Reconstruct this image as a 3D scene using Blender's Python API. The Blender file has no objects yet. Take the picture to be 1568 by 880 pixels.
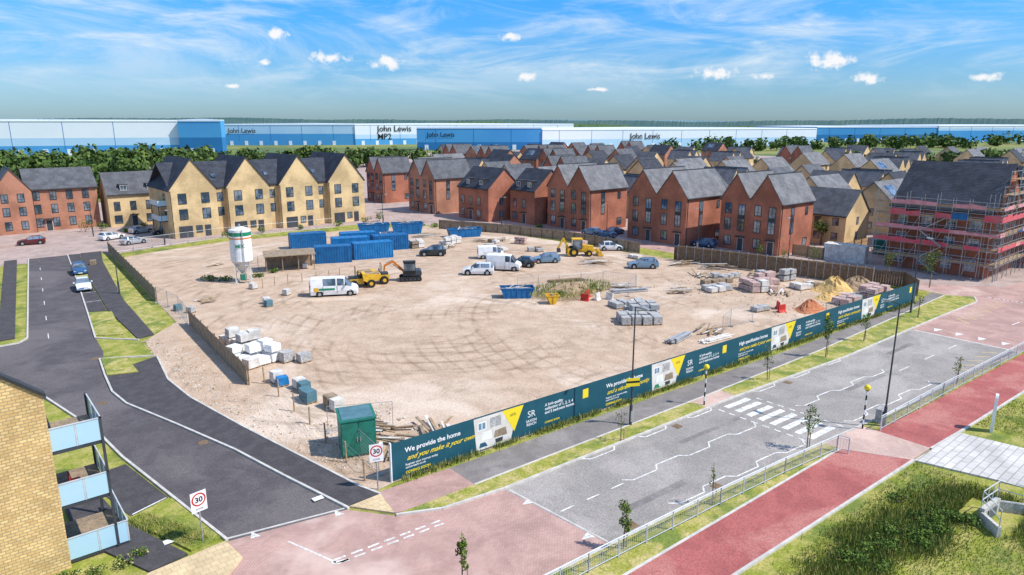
import bpy, math, random, bmesh
from mathutils import Vector, Matrix
rnd=random.Random(7)
U=rnd.uniform
sc=bpy.context.scene
col=sc.collection
# ------------------------------------------------------------------ materials
MATS={}
def newmat(name):
    m=bpy.data.materials.new(name); m.use_nodes=True
    nt=m.node_tree; b=nt.nodes['Principled BSDF']
    MATS[name]=m
    return m,nt,b
def c4(c): return (c[0],c[1],c[2],1)
def N(nt,t,**k):
    n=nt.nodes.new(t)
    for a,v in k.items(): setattr(n,a,v)
    return n
def noise(nt,vec,scale,detail=4,rough=.6,dist=0):
    n=N(nt,'ShaderNodeTexNoise'); n.inputs['Scale'].default_value=scale
    n.inputs['Detail'].default_value=detail; n.inputs['Roughness'].default_value=rough
    n.inputs['Distortion'].default_value=dist
    nt.links.new(vec,n.inputs['Vector']); return n.outputs['Fac']
def ramp(nt,fac,a,b):
    r=N(nt,'ShaderNodeMapRange'); r.interpolation_type='SMOOTHSTEP'
    r.inputs['From Min'].default_value=a; r.inputs['From Max'].default_value=b
    nt.links.new(fac,r.inputs['Value']); return r.outputs['Result']
def mix(nt,fac,a,b,blend='MIX'):
    m=N(nt,'ShaderNodeMix',data_type='RGBA',blend_type=blend)
    if isinstance(fac,(int,float)): m.inputs[0].default_value=fac
    else: nt.links.new(fac,m.inputs[0])
    for s,x in ((6,a),(7,b)):
        if isinstance(x,tuple): m.inputs[s].default_value=c4(x)
        else: nt.links.new(x,m.inputs[s])
    return m.outputs[2]
def bump(nt,b,h,st,dist=.02):
    n=N(nt,'ShaderNodeBump'); n.inputs['Strength'].default_value=st; n.inputs['Distance'].default_value=dist
    nt.links.new(h,n.inputs['Height']); nt.links.new(n.outputs['Normal'],b.inputs['Normal'])
def M(name,c,c2=None,s=1.0,c3=None,s3=.08,rough=.85,metal=0,bp=0,bs=15,lo=.4,hi=.62,lo3=.48,hi3=.62,fine=0,spec=.3,coat=0):
    m,nt,b=newmat(name)
    b.inputs['Roughness'].default_value=rough; b.inputs['Metallic'].default_value=metal
    b.inputs['Specular IOR Level'].default_value=spec; b.inputs['Coat Weight'].default_value=coat
    g=N(nt,'ShaderNodeNewGeometry').outputs['Position']
    out=None
    if c2 is None: c2=tuple(x*.8 for x in c)
    out=mix(nt,ramp(nt,noise(nt,g,s),lo,hi),tuple(c),tuple(c2))
    if c3: out=mix(nt,ramp(nt,noise(nt,g,s3,6,.65,.6),lo3,hi3),out,tuple(c3))
    if fine:
        f=ramp(nt,noise(nt,g,fine,2,.8),.3,.7)
        d=mix(nt,f,(.72,.72,.72),(1.24,1.24,1.24)); out=mix(nt,1.0,out,d,'MULTIPLY')
    nt.links.new(out,b.inputs['Base Color'])
    if bp: bump(nt,b,noise(nt,g,bs,3),bp)
    return m
def brickM(name,c1,c2,mortar,bw=.225,rh=.075,ms=.012,rough=.9,var=.25,big=.25):
    m,nt,b=newmat(name); b.inputs['Roughness'].default_value=rough; b.inputs['Specular IOR Level'].default_value=.2
    g=N(nt,'ShaderNodeNewGeometry').outputs['Position']
    sx=N(nt,'ShaderNodeSeparateXYZ'); nt.links.new(g,sx.inputs[0])
    ad=N(nt,'ShaderNodeMath',operation='ADD'); nt.links.new(sx.outputs[0],ad.inputs[0]); nt.links.new(sx.outputs[1],ad.inputs[1])
    cb=N(nt,'ShaderNodeCombineXYZ'); nt.links.new(ad.outputs[0],cb.inputs[0]); nt.links.new(sx.outputs[2],cb.inputs[1])
    br=N(nt,'ShaderNodeTexBrick'); nt.links.new(cb.outputs[0],br.inputs['Vector'])
    br.inputs['Scale'].default_value=1; br.inputs['Brick Width'].default_value=bw; br.inputs['Row Height'].default_value=rh
    br.inputs['Mortar Size'].default_value=ms; br.inputs['Color1'].default_value=c4(c1); br.inputs['Color2'].default_value=c4(c2)
    br.inputs['Mortar'].default_value=c4(mortar)
    d=mix(nt,ramp(nt,noise(nt,g,big,5),.35,.65),(1-var,1-var,1-var),(1+var*.6,1+var*.6,1+var*.6))
    nt.links.new(mix(nt,1.0,br.outputs['Color'],d,'MULTIPLY'),b.inputs['Base Color'])
    return m
def paverM(name,c1,c2,mortar,bw,rh,ms,big=(.82,1.1),c3=None):
    m,nt,b=newmat(name); b.inputs['Roughness'].default_value=.9; b.inputs['Specular IOR Level'].default_value=.2
    g=N(nt,'ShaderNodeNewGeometry').outputs['Position']
    br=N(nt,'ShaderNodeTexBrick'); nt.links.new(g,br.inputs['Vector'])
    br.inputs['Scale'].default_value=1; br.inputs['Brick Width'].default_value=bw; br.inputs['Row Height'].default_value=rh
    br.inputs['Mortar Size'].default_value=ms; br.inputs['Color1'].default_value=c4(c1); br.inputs['Color2'].default_value=c4(c2)
    br.inputs['Mortar'].default_value=c4(mortar)
    d=mix(nt,ramp(nt,noise(nt,g,.35,6,.65,.5),.35,.65),(big[0],)*3,(big[1],)*3)
    o=mix(nt,1.0,br.outputs['Color'],d,'MULTIPLY')
    if c3: o=mix(nt,ramp(nt,noise(nt,g,.12,5,.6),.5,.66),o,c3)
    nt.links.new(o,b.inputs['Base Color']); return m

# site dirt with faint tyre arcs
m,nt,b=newmat('dirt'); b.inputs['Roughness'].default_value=.95; b.inputs['Specular IOR Level'].default_value=.15
g=N(nt,'ShaderNodeNewGeometry').outputs['Position']
o=mix(nt,ramp(nt,noise(nt,g,.5,8,.7),.36,.64),(.60,.445,.325),(.48,.345,.245))
o=mix(nt,ramp(nt,noise(nt,g,.07,7,.6,1.0),.5,.68),o,(.70,.56,.44))
o=mix(nt,ramp(nt,noise(nt,g,.11,7,.7,2.0),.54,.70),o,(.42,.315,.23))
for ctr,ss,ds in (((38,58,0),.16,5),((66,40,0),.2,6),((52,75,0),.12,7)):
    sb=N(nt,'ShaderNodeVectorMath',operation='SUBTRACT'); sb.inputs[1].default_value=ctr; nt.links.new(g,sb.inputs[0])
    w=N(nt,'ShaderNodeTexWave',wave_type='RINGS'); w.rings_direction='Z'; w.inputs['Scale'].default_value=ss; w.inputs['Distortion'].default_value=ds
    w.inputs['Detail'].default_value=3; w.inputs['Detail Scale'].default_value=.3
    nt.links.new(sb.outputs[0],w.inputs['Vector'])
    k=mix(nt,ramp(nt,w.outputs['Fac'],.78,1.0),(1,1,1),(.84,.825,.81))
    k=mix(nt,ramp(nt,noise(nt,g,.09,3),.47,.6),(1,1,1),k)
    o=mix(nt,1.0,o,k,'MULTIPLY')
f=ramp(nt,noise(nt,g,6,5,.8),.3,.7)
o=mix(nt,1.0,o,mix(nt,f,(.80,.80,.80),(1.14,1.14,1.14)),'MULTIPLY')
nt.links.new(o,b.inputs['Base Color']); bump(nt,b,noise(nt,g,3,6,.7),.6,.1)

M('field',(.17,.21,.05),(.27,.26,.08),.02,c3=(.10,.15,.05),s3=.006,fine=.5)
M('grass',(.25,.275,.035),(.40,.355,.10),.9,c3=(.13,.18,.03),s3=.25,fine=7,bp=.8,bs=10,lo3=.48,hi3=.66)
M('grass_dry',(.30,.30,.05),(.48,.40,.15),1.3,c3=(.17,.22,.04),s3=.3,fine=7,bp=.8,bs=10)
M('asphalt_new',(.094,.082,.085),(.118,.104,.106),.6,c3=(.155,.135,.132),s3=.10,fine=14,bp=.2,bs=40,lo3=.46)
M('asphalt_dark',(.068,.062,.064),(.088,.08,.082),1.2,fine=14,bp=.2,bs=40)
M('asphalt_old',(.335,.30,.27),(.285,.26,.235),.5,c3=(.40,.36,.325),s3=.15,fine=12,bp=.2,bs=40)
M('asphalt_path',(.245,.215,.20),(.20,.18,.17),.8,c3=(.30,.27,.25),s3=.2,fine=16)
M('red_path',(.42,.125,.11),(.35,.10,.09),.5,c3=(.48,.19,.16),s3=.2,fine=14)
paverM('pink_block',(.56,.355,.30),(.49,.30,.255),(.35,.23,.20),.2,.1,.012,c3=(.63,.46,.39))
paverM('pink_light',(.66,.47,.39),(.60,.41,.34),(.46,.34,.29),.2,.1,.01)
paverM('buff_block',(.70,.54,.32),(.62,.47,.28),(.44,.35,.22),.4,.4,.015)
paverM('grey_paving',(.66,.62,.57),(.56,.53,.49),(.36,.34,.32),1.2,.45,.03)
paverM('estate_block',(.50,.38,.33),(.43,.325,.285),(.32,.25,.22),.4,.2,.012)
M('kerb',(.62,.58,.52),(.50,.47,.43),2)
M('concrete',(.56,.53,.47),(.42,.40,.36),1.5,fine=10)
M('road_white',(.82,.80,.77),(.58,.56,.52),3,fine=10)
M('road_yellow',(.72,.55,.22),(.6,.48,.25),3)
brickM('brick_cream',(.74,.52,.25),(.58,.38,.17),(.66,.52,.33))
brickM('brick_yellow',(.82,.58,.26),(.62,.40,.16),(.42,.31,.17),bw=.3,rh=.15,ms=.022,var=.14,big=.8)
brickM('brick_red',(.46,.14,.072),(.34,.09,.048),(.40,.22,.16))
brickM('brick_rust',(.50,.21,.12),(.40,.15,.085),(.42,.25,.18))
M('render_white',(.75,.72,.66),(.66,.63,.6),.5)
def roofM(n,a,c): brickM(n,a,c,tuple(x*.45 for x in a),bw=.33,rh=.2,ms=.018,rough=.75,var=.25,big=.6)
roofM('roof_dark',(.05,.056,.074),(.072,.078,.095))
roofM('roof_grey',(.19,.19,.20),(.235,.23,.235))
roofM('roof_mid',(.115,.12,.135),(.15,.15,.16))
M('frame',(.045,.048,.052),rough=.5)
M('frame_white',(.75,.75,.75),rough=.5)
m,nt,b=newmat('glass'); b.inputs['Roughness'].default_value=.06; b.inputs['Specular IOR Level'].default_value=1; b.inputs['Metallic'].default_value=.35
g=N(nt,'ShaderNodeNewGeometry').outputs['Position']
nt.links.new(mix(nt,ramp(nt,noise(nt,g,.5,2),.4,.6),(.05,.085,.12),(.26,.32,.38)),b.inputs['Base Color'])
m,nt,b=newmat('balcony_glass'); b.inputs['Base Color'].default_value=(.50,.74,.86,1); b.inputs['Roughness'].default_value=.15; b.inputs['Alpha'].default_value=.8
M('door',(.06,.065,.075),rough=.5)
M('door_blue',(.03,.10,.18),rough=.5)
M('timber',(.46,.32,.18),(.33,.22,.13),3,fine=12)
M('timber_grey',(.35,.265,.18),(.25,.19,.13),2,fine=12)
M('timber_dark',(.24,.155,.09),(.165,.105,.065),3,fine=10)
M('steel',(.46,.47,.48),(.37,.38,.39),3,rough=.45,metal=.5)
M('steel_dark',(.07,.08,.095),rough=.45,metal=.3)
M('rail_grey',(.62,.64,.65),(.52,.54,.55),3,rough=.5,metal=.1)
M('white',(.86,.86,.85),(.76,.76,.74),1.5,rough=.5)
M('white_dirty',(.72,.69,.64),(.54,.51,.47),1.5,rough=.7)
M('black',(.02,.02,.02),rough=.5)
M('tyre',(.03,.03,.03),rough=.9)
M('hoard_teal',(.012,.082,.115),(.016,.092,.128),1.0,rough=.55)
M('yellow_sign',(.86,.66,.03),(.84,.63,.03),1,rough=.5)
M('yellow',(.80,.48,.03),(.62,.35,.04),3,rough=.5)
M('orange',(.78,.24,.03),(.62,.18,.03),3,rough=.5)
M('red',(.60,.04,.03),(.46,.04,.03),3,rough=.6)
M('net_red',(.66,.09,.12),(.56,.15,.16),1.2,rough=.9)
M('net_pink',(.70,.33,.34),(.60,.25,.26),1.2,rough=.9)
M('green',(.025,.20,.14),(.022,.15,.105),2,rough=.5)
M('green_stripe',(.02,.26,.14),rough=.5)
M('blue_steel',(.015,.15,.36),(.012,.11,.28),1.2,rough=.5)
M('blue_steel2',(.02,.20,.46),(.015,.15,.37),1.2,rough=.5)
M('teal_box',(.10,.21,.25),(.08,.17,.20),2,rough=.6)
M('ware_blue',(.07,.32,.66),(.085,.36,.68),.02,rough=.5)
M('ware_pale',(.42,.63,.83),(.49,.68,.85),.02,rough=.5)
M('ware_deep',(.03,.20,.47),(.025,.18,.42),.02,rough=.5)
M('ware_white',(.80,.84,.89),(.76,.81,.87),.02,rough=.5)
M('block_grey',(.47,.46,.44),(.36,.35,.34),3,fine=8)
M('block_pink',(.58,.42,.37),(.47,.32,.28),3,fine=8)
M('block_red',(.52,.20,.09),(.40,.14,.07),3,fine=8)
M('sand',(.74,.48,.18),(.6,.37,.14),1,fine=6,bp=.5,bs=4)
M('soil',(.40,.28,.17),(.29,.20,.12),1,fine=6,bp=.5,bs=4)
M('bark',(.18,.13,.09),(.12,.09,.065),8)
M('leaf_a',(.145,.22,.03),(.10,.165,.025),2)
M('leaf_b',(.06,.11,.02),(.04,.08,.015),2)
M('leaf_c',(.27,.30,.05),(.20,.24,.04),2)
M('leaf_far',(.075,.13,.03),(.055,.10,.025),.1)
M('leaf_far2',(.14,.20,.04),(.10,.15,.03),.1)
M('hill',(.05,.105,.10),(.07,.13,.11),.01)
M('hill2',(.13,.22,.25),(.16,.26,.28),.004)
M('straw',(.56,.47,.19),(.46,.39,.14),2)
M('skin_room',(.74,.69,.63),(.64,.58,.52),1.2)
for n,c in dict(car_white=(.82,.83,.84),car_dark=(.02,.035,.045),car_blue=(.03,.12,.27),car_lblue=(.20,.32,.44),car_silver=(.5,.52,.54),car_maroon=(.14,.02,.025)).items():
    M(n,c,tuple(x*.93 for x in c),2,rough=.25,metal=.25 if n!='car_white' else 0,coat=.6,spec=.5)
M('lamp_white',(.8,.8,.8),rough=.2)
M('lamp_red',(.5,.02,.02),rough=.2)
# ------------------------------------------------------------------ mesh builder
class MB:
    def __init__(s): s.v=[];s.f=[];s.m=[];s.ms=[];s.T=None
    def mi(s,mat):
        if mat not in s.ms: s.ms.append(mat)
        return s.ms.index(mat)
    def add(s,vs,fs,mat):
        o=len(s.v); k=s.mi(mat)
        if s.T is not None: vs=[tuple(s.T@Vector(p)) for p in vs]
        s.v+=[tuple(p) for p in vs]
        for q in fs: s.f.append(tuple(i+o for i in q)); s.m.append(k)
    def box(s,x0,x1,y0,y1,z0,z1,mat):
        s.add([(x0,y0,z0),(x1,y0,z0),(x1,y1,z0),(x0,y1,z0),(x0,y0,z1),(x1,y0,z1),(x1,y1,z1),(x0,y1,z1)],
              [(0,3,2,1),(4,5,6,7),(0,1,5,4),(1,2,6,5),(2,3,7,6),(3,0,4,7)],mat)
    def cbox(s,x,y,z,sx,sy,sz,mat,rz=0):
        T=s.T; R=Matrix.Translation((x,y,z))@Matrix.Rotation(rz,4,'Z')
        s.T=R if T is None else T@R
        s.box(-sx/2,sx/2,-sy/2,sy/2,0,sz,mat); s.T=T
    def cyl(s,p0,p1,r0,r1,mat,n=8):
        p0=Vector(p0);p1=Vector(p1);d=(p1-p0).normalized()
        a=d.orthogonal().normalized();b=d.cross(a)
        vs=[]
        for P,r in((p0,r0),(p1,r1)):
            for i in range(n):
                t=2*math.pi*i/n; vs.append(tuple(P+a*r*math.cos(t)+b*r*math.sin(t)))
        fs=[(i,(i+1)%n,n+(i+1)%n,n+i) for i in range(n)]+[tuple(range(n-1,-1,-1)),tuple(range(n,2*n))]
        s.add(vs,fs,mat)
    def prism(s,pts,ax,a0,a1,mat):
        def P(p,a): return {'z':(p[0],p[1],a),'y':(p[0],a,p[1]),'x':(a,p[0],p[1])}[ax]
        n=len(pts)
        s.add([P(p,a0) for p in pts]+[P(p,a1) for p in pts],
              [tuple(range(n)),tuple(range(2*n-1,n-1,-1))]+[(i,(i+1)%n,n+(i+1)%n,n+i) for i in range(n)],mat)
    def beam(s,p0,p1,w,h,mat):
        p0=Vector(p0);p1=Vector(p1);d=(p1-p0);L=d.length
        q=d.to_track_quat('X','Z'); T=s.T; R=Matrix.Translation(p0)@q.to_matrix().to_4x4()
        s.T=R if T is None else T@R; s.box(0,L,-w/2,w/2,-h/2,h/2,mat); s.T=T
    def mesh(s,name,recalc=True,smooth=False):
        me=bpy.data.meshes.new(name); me.from_pydata(s.v,[],s.f)
        for x in s.ms: me.materials.append(MATS[x])
        me.polygons.foreach_set('material_index',s.m)
        if smooth: me.polygons.foreach_set('use_smooth',[True]*len(s.f))
        if recalc:
            bm=bmesh.new(); bm.from_mesh(me); bmesh.ops.recalc_face_normals(bm,faces=bm.faces); bm.to_mesh(me); bm.free()
        me.update(); return me
    def obj(s,name,loc=(0,0,0),rz=0,parent=None,recalc=True,smooth=False):
        return put(s.mesh(name,recalc,smooth),name,loc,rz,parent)
def put(me,name,loc=(0,0,0),rz=0,parent=None):
    o=bpy.data.objects.new(name,me); o.location=loc if len(loc)==3 else (loc[0],loc[1],0); o.rotation_euler=(0,0,rz); col.objects.link(o)
    if parent: o.parent=parent
    return o
def empty(name,loc=(0,0,0),rz=0):
    o=bpy.data.objects.new(name,None); o.location=loc if len(loc)==3 else (loc[0],loc[1],0); o.rotation_euler=(0,0,rz); o.empty_display_size=.5; col.objects.link(o); return o
def sheet(name,pts,z,mat):
    b=MB(); b.add([(p[0],p[1],z) for p in pts],[tuple(range(len(pts)))],mat); o=b.obj(name,recalc=False)
    me=o.data
    if me.polygons[0].normal.z<0: me.flip_normals()
    return o
def slab(name,pts,z0,z1,mat):
    b=MB(); b.prism(pts,'z',z0,z1,mat); return b.obj(name)
def line(b,pts,w,z,mat,off=0):
    for i in range(len(pts)-1):
        p=Vector(pts[i][:2]);q=Vector(pts[i+1][:2]);d=(q-p)
        if d.length<1e-6: continue
        d.normalize();n=Vector((-d.y,d.x))*w/2
        b.add([(*(p-n),z),(*(q-n),z),(*(q+n),z),(*(p+n),z)],[(0,1,2,3)],mat)
def kerb(name,pts,w=.15,h=.14):
    b=MB()
    for i in range(len(pts)-1):
        b.beam((pts[i][0],pts[i][1],h/2),(pts[i+1][0],pts[i+1][1],h/2),w,h+i%2*.004,'kerb')
    return b.obj(name)
# ------------------------------------------------------------------ ground
b=MB(); b.add([(-7000,-3000,0),(9000,-3000,0),(9000,9000,0),(-7000,9000,0)],[(0,1,2,3)],'field'); b.obj('ground',recalc=False)
sheet('grass_field',[(-60,-40),(250,-40),(250,160),(-60,160)],.006,'grass')
sheet('estate_paving',[(-40,127),(20,127),(34,131),(74,129),(90,103),(93,72),(99,28),(98,10),(420,10),(420,420),(60,420),(60,215),(-40,215)],.012,'estate_block')
sheet('main_road_asphalt',[(23.1,28.2),(23.8,20.5),(32.9,20),(45.9,18.8),(76,16.2),(76,25.7),(62,26.1),(45,27.4)],.02,'asphalt_old')
sheet('block_paved_junction',[(-30,34),(5,31),(9,33.4),(15,32.2),(16.7,30),(19,28.8),(23.1,28.2),(23.8,20.5),(18,21),(-30,22)],.02,'pink_block')
sheet('block_paved_junction_east',[(76,25.7),(76,16.2),(98,14),(200,3),(200,18),(106,25.5),(99,34),(98,60),(97,130),(91.5,130),(92.5,60),(96,34),(95,25.6)],.02,'pink_block')
sheet('side_road',[(15,32.2),(13.7,38.2),(12.6,43.5),(10.8,50),(8.9,56.6),(8.5,60),(8.8,64.7),(10,72),(10.2,76.5),(11.2,88.2),(12.7,103.5),(15.2,131),(9.9,131),(5,81),(4.2,80),(-20,78),(-20,70),(2.6,69),(6.2,52.6),(6.8,47.1),(8.1,38.9),(9,33.4)],.024,'asphalt_new')
sheet('construction_site_ground',[(17,32.9),(18.5,33.1),(88.3,30),(94,33.5),(91.5,48),(88,65),(87.5,73),(84.5,102),(77,122),(62,126),(40,128),(21,124),(18.8,92),(18,78),(13.8,73),(13.4,67),(12.6,60),(12.9,54.7),(14.2,46.7),(16.6,34)],.03,'dirt')
slab('side_road_footway',[(15.15,32.4),(17.1,32.4),(16.6,34),(14.2,46.7),(12.9,54.7),(12.6,60),(13.4,67),(8.95,64.7),(8.65,60),(9,56.7),(10.95,50),(12.75,43.5),(13.85,38.2)],0,.12,'asphalt_dark')
slab('side_footway',[(13.4,74),(15,74.5),(15.7,92),(18.5,121),(20,131),(17,131),(14.3,104),(13.3,88)],0,.12,'asphalt_dark')
slab('parking_bay',[(11.35,89),(13.2,88),(14.2,104),(16.9,131),(15.3,131),(12.8,103.5)],0,.05,'asphalt_dark')
slab('grass_island',[(10.2,78),(12.6,76.5),(13.5,87),(11.4,88)],0,.14,'grass_dry')
slab('grass_island',[(13,107),(14.4,106),(15,112),(13.6,113)],0,.14,'grass_dry')
slab('grass_island',[(8.95,64.2),(11.2,63.4),(11.2,68.3),(9.4,69.5)],0,.17,'grass_dry')
slab('verge_by_fence',[(15,74.5),(17.2,78),(17.8,92),(20.2,128),(20,131),(18.5,121),(15.7,92)],0,.09,'grass_dry')
slab('hoarding_footpath',[(22,29.7),(45,28.9),(62,28.5),(94.5,28.9),(95,30.5),(88.5,29.8),(60,30.4),(40,31.4),(22,32.3)],0,.12,'asphalt_path')
slab('pink_footpath',[(16.8,30.1),(18.9,29.2),(22,29.7),(22,32.3),(17.2,32.6)],0,.121,'pink_block')
slab('tactile_corner',[(15.2,32.3),(16.8,30.1),(17.2,32.35)],0,.125,'buff_block')
slab('road_verge',[(17,29.9),(19.2,28.9),(23.1,28.35),(42.3,27.55),(42.3,29),(22,29.68)],0,.13,'grass_dry')
slab('road_verge',[(46,27.45),(62,26.25),(83,25.75),(94.2,25.3),(96.4,26.3),(94.8,28.8),(62,28.48),(46,28.88)],0,.13,'grass_dry')
slab('crossing_paving',[(42.3,27.55),(46,27.45),(46,28.88),(42.3,29)],0,.124,'pink_light')
slab('hoarding_weed_strip',[(18.2,32.7),(22,32.3),(40,31.4),(60,30.4),(88.5,29.8),(88.3,30.2),(60,31.2),(19,33)],0,.10,'grass')
slab('near_verge',[(18,20.8),(23.8,20.4),(32.9,19.9),(43.2,19),(43.2,17.85),(22.7,18.35),(17,18.5)],0,.13,'grass_dry')
slab('near_verge',[(47.9,18.5),(55.7,17.7),(67.9,17),(76,16.1),(76,15.9),(54.4,17.1),(47.9,17.6)],0,.13,'grass_dry')
slab('crossing_paving',[(43.2,19),(47.9,18.5),(47.9,14.1),(45.2,14.2),(43.2,17.85)],0,.124,'pink_light')
slab('red_cycle_path',[(0,18.9),(22.7,18.3),(43.2,17.8),(45.2,14.2),(26.6,15.1),(0,15.9)],0,.115,'red_path')
slab('red_cycle_path',[(47.9,17.5),(54.4,17.05),(66.1,16.4),(76,15.8),(100,13.6),(100,10.2),(64.6,13.1),(53.5,13.7),(47.9,14.1)],0,.115,'red_path')
slab('grey_plaza_paving',[(45.3,14.1),(52,13.7),(54,2),(55,-8),(50,-8),(48,4)],0,.12,'grey_paving')
kb=[[(18,20.9),(23.8,20.5),(32.9,20),(43.2,19.1),(47.9,18.6),(55.7,17.8),(67.9,17.1),(76,16.2)],
 [(16.8,29.9),(19.1,28.8),(23.1,28.25),(42.3,27.45),(46,27.35),(62,26.15),(83,25.65),(94.2,25.2),(96.6,26.2)],
 [(15.1,32.2),(13.75,38.2),(12.65,43.5),(10.85,50),(8.9,56.6),(8.55,60),(8.85,64.7),(9.3,69.6),(11.2,68.6),(13.4,67.4)],
 [(13.4,73.6),(10.2,77),(11.3,88.2),(12.75,103.5),(15.2,131)],
 [(8.9,33.5),(8.05,38.9),(6.75,47.1),(6.2,52.6),(3.9,64),(2.6,68.8),(-20,70)],
 [(-20,78),(4.2,80),(5.0,81.5),(9.9,131)],
 [(0,18.95),(22.7,18.38),(43.2,17.88)],[(0,15.85),(26.6,15.05),(45.3,14.15)],[(47.9,14.05),(53.5,13.65),(64.6,13.05),(100,10.1)],
 [(17.2,32.4),(16.7,34),(14.3,46.7),(13,54.7),(12.7,60),(13.5,67)],
 [(22,29.68),(45,28.88),(62,28.5),(94.5,28.85)]]
for k in kb: kerb('kerb',k)
slab('parking_bay',[(4.4,45.5),(6.7,46),(7.7,40),(5.6,39.2)],0,.05,'asphalt_dark')
slab('grass_island',[(5.4,38.8),(7.8,39.6),(8.7,33.9),(7.2,33.7)],0,.14,'grass')
slab('west_footway',[(2.9,47),(4.2,47),(5.2,38.7),(7,33.5),(5.2,33.2),(3,38.5)],0,.12,'asphalt_dark')
slab('tactile_corner',[(5.1,33.1),(8.8,33.4),(9,31.5),(7,29.5),(3,31)],0,.123,'buff_block')
slab('west_footway',[(2.6,82),(4,82),(8.4,131),(6.8,131)],0,.12,'asphalt_dark')
slab('parking_bay',[(.2,84),(2.4,84),(4.6,108),(2.2,108)],0,.05,'asphalt_dark')
slab('west_footway',[(-14,62),(1.5,60),(1.9,62.5),(-14,66)],0,.12,'asphalt_dark')
# markings
b=MB(); z=.0285
def dash(p,q,on,off,w,col='road_white'):
    p=Vector(p);q=Vector(q);L=(q-p).length;d=(q-p)/L;t=0
    while t<L:
        e=min(L,t+on); line(b,[p+d*t,p+d*e],w,z,col); t+=on+off
ky=lambda x: 28.25-(x-23)*.0375 if x<46 else 27.35-(x-46)*.06
kn=lambda x: 20.55-(x-23.8)*.069
for x0,x1 in ((29.5,42.5),(48.2,61)):
    n=5;st=(x1-x0)/n
    for fn in (lambda x:ky(x)-.45,lambda x:(ky(x)+kn(x))/2,lambda x:kn(x)+.5):
        pts=[]
        for i in range(n+1):
            x=x0+i*st; pts.append((x-.25,fn(x)+(.0 if i%2 else .45))); pts.append((x+.25,fn(x)+(.45 if i%2 else 0)))
        line(b,pts,.1,z,'road_white')
for i in range(8):
    y=20.0+i*.95
    line(b,[(43.4+.02*i,y),(46.4,y-.15)],.48,z,'road_white')
dash((42.8,20),(42.8,27),.5,.4,.14); dash((47.0,19.4),(47.0,26.6),.5,.4,.14)
dash((62,21.5),(75,20.8),2,3,.1)
dash((24,24.4),(29,24.2),1,1,.1)
line(b,[(23.9,20.8),(23.3,28)],.12,z,'kerb')
z=.027
for yy in (0,.35): dash((12.4,28.1+yy),(18.6,27.6+yy),.6,.3,.13)
line(b,[(12.4,28.2),(11.3,31.4)],.1,z,'road_white'); line(b,[(12.2,28.3),(13,28)],.2,z,'road_white')
for x,y in ((9.9,32.9),(14.2,32.0)): b.add([(x,y,z),(x+.5,y-.12,z),(x+.25,y+.6,z)],[(0,1,2)],'road_white')
for x,y in ((23.8,21.8),(23.6,26.3)): b.add([(x-.8,y,z),(x-.1,y-.28,z),(x-.1,y+.28,z)],[(0,1,2)],'road_white')
for i in range(4):
    y=18+i*2; b.add([(77.2,y,z),(78.4,y-.4,z),(78.4,y+.4,z)],[(0,1,2)],'road_white')
line(b,[(76.1,16.4),(76.1,25.5)],.3,z,'kerb')
for i in range(6):
    x=82+i*2.4; line(b,[(x,24.3),(x+1.2,22.6),(x+2.4,24.3)],.12,z,'road_yellow')
for i in range(5):
    x=66+i*1.8; line(b,[(x,18.6),(x+1,17.6)],.1,.0285,'road_yellow')
for yy in (0,.4): dash((98,16+yy),(98,25+yy),.6,.3,.2)
dash((86,19.5),(120,16.5),2,3,.12)
z=.031
line(b,[(8.9,33.7),(15,32.4)],.14,z,'kerb')
dash((6.6,80),(11,128),2,6,.08)
for x,y,l,w_,rz_ in ((27,22.2,5,.5,-.05),(36,25.3,7,.4,-.05),(54,22.4,6,.6,-.06),(66,24,5,.5,-.03)):
    line(b,[(x,y),(x+l,y+l*rz_)],w_,.0245,'asphalt_path')
b.obj('road_markings',recalc=False)
b=MB();z=.054
for y in (94,99.5,105,111,117,123): 
    x=11.5+(y-89)*.09; line(b,[(x,y),(x+1.7,y-.2)],.1,z,'road_white')
for t in range(4):
    y=86+t*6; line(b,[(.3+t*.55,y),(2.5+t*.55,y)],.1,z,'road_white')
line(b,[(5.7,39.3),(7.6,40)],.1,z,'road_white')
b.obj('bay_markings',recalc=False)
b=MB()
for x,y in((14.2,34.2),(6.6,35.2)): b.box(x-.3,x+.3,y-.2,y+.2,.12,.135,'white')
for x,y in ((5,52.5),(11.4,46),(9,70),(7.5,58),(26,21),(38,27),(52,26.3),(33,20.4)): b.box(x-.3,x+.3,y-.3,y+.3,.02,.036,'timber_dark')
b.obj('manhole_covers')
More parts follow.
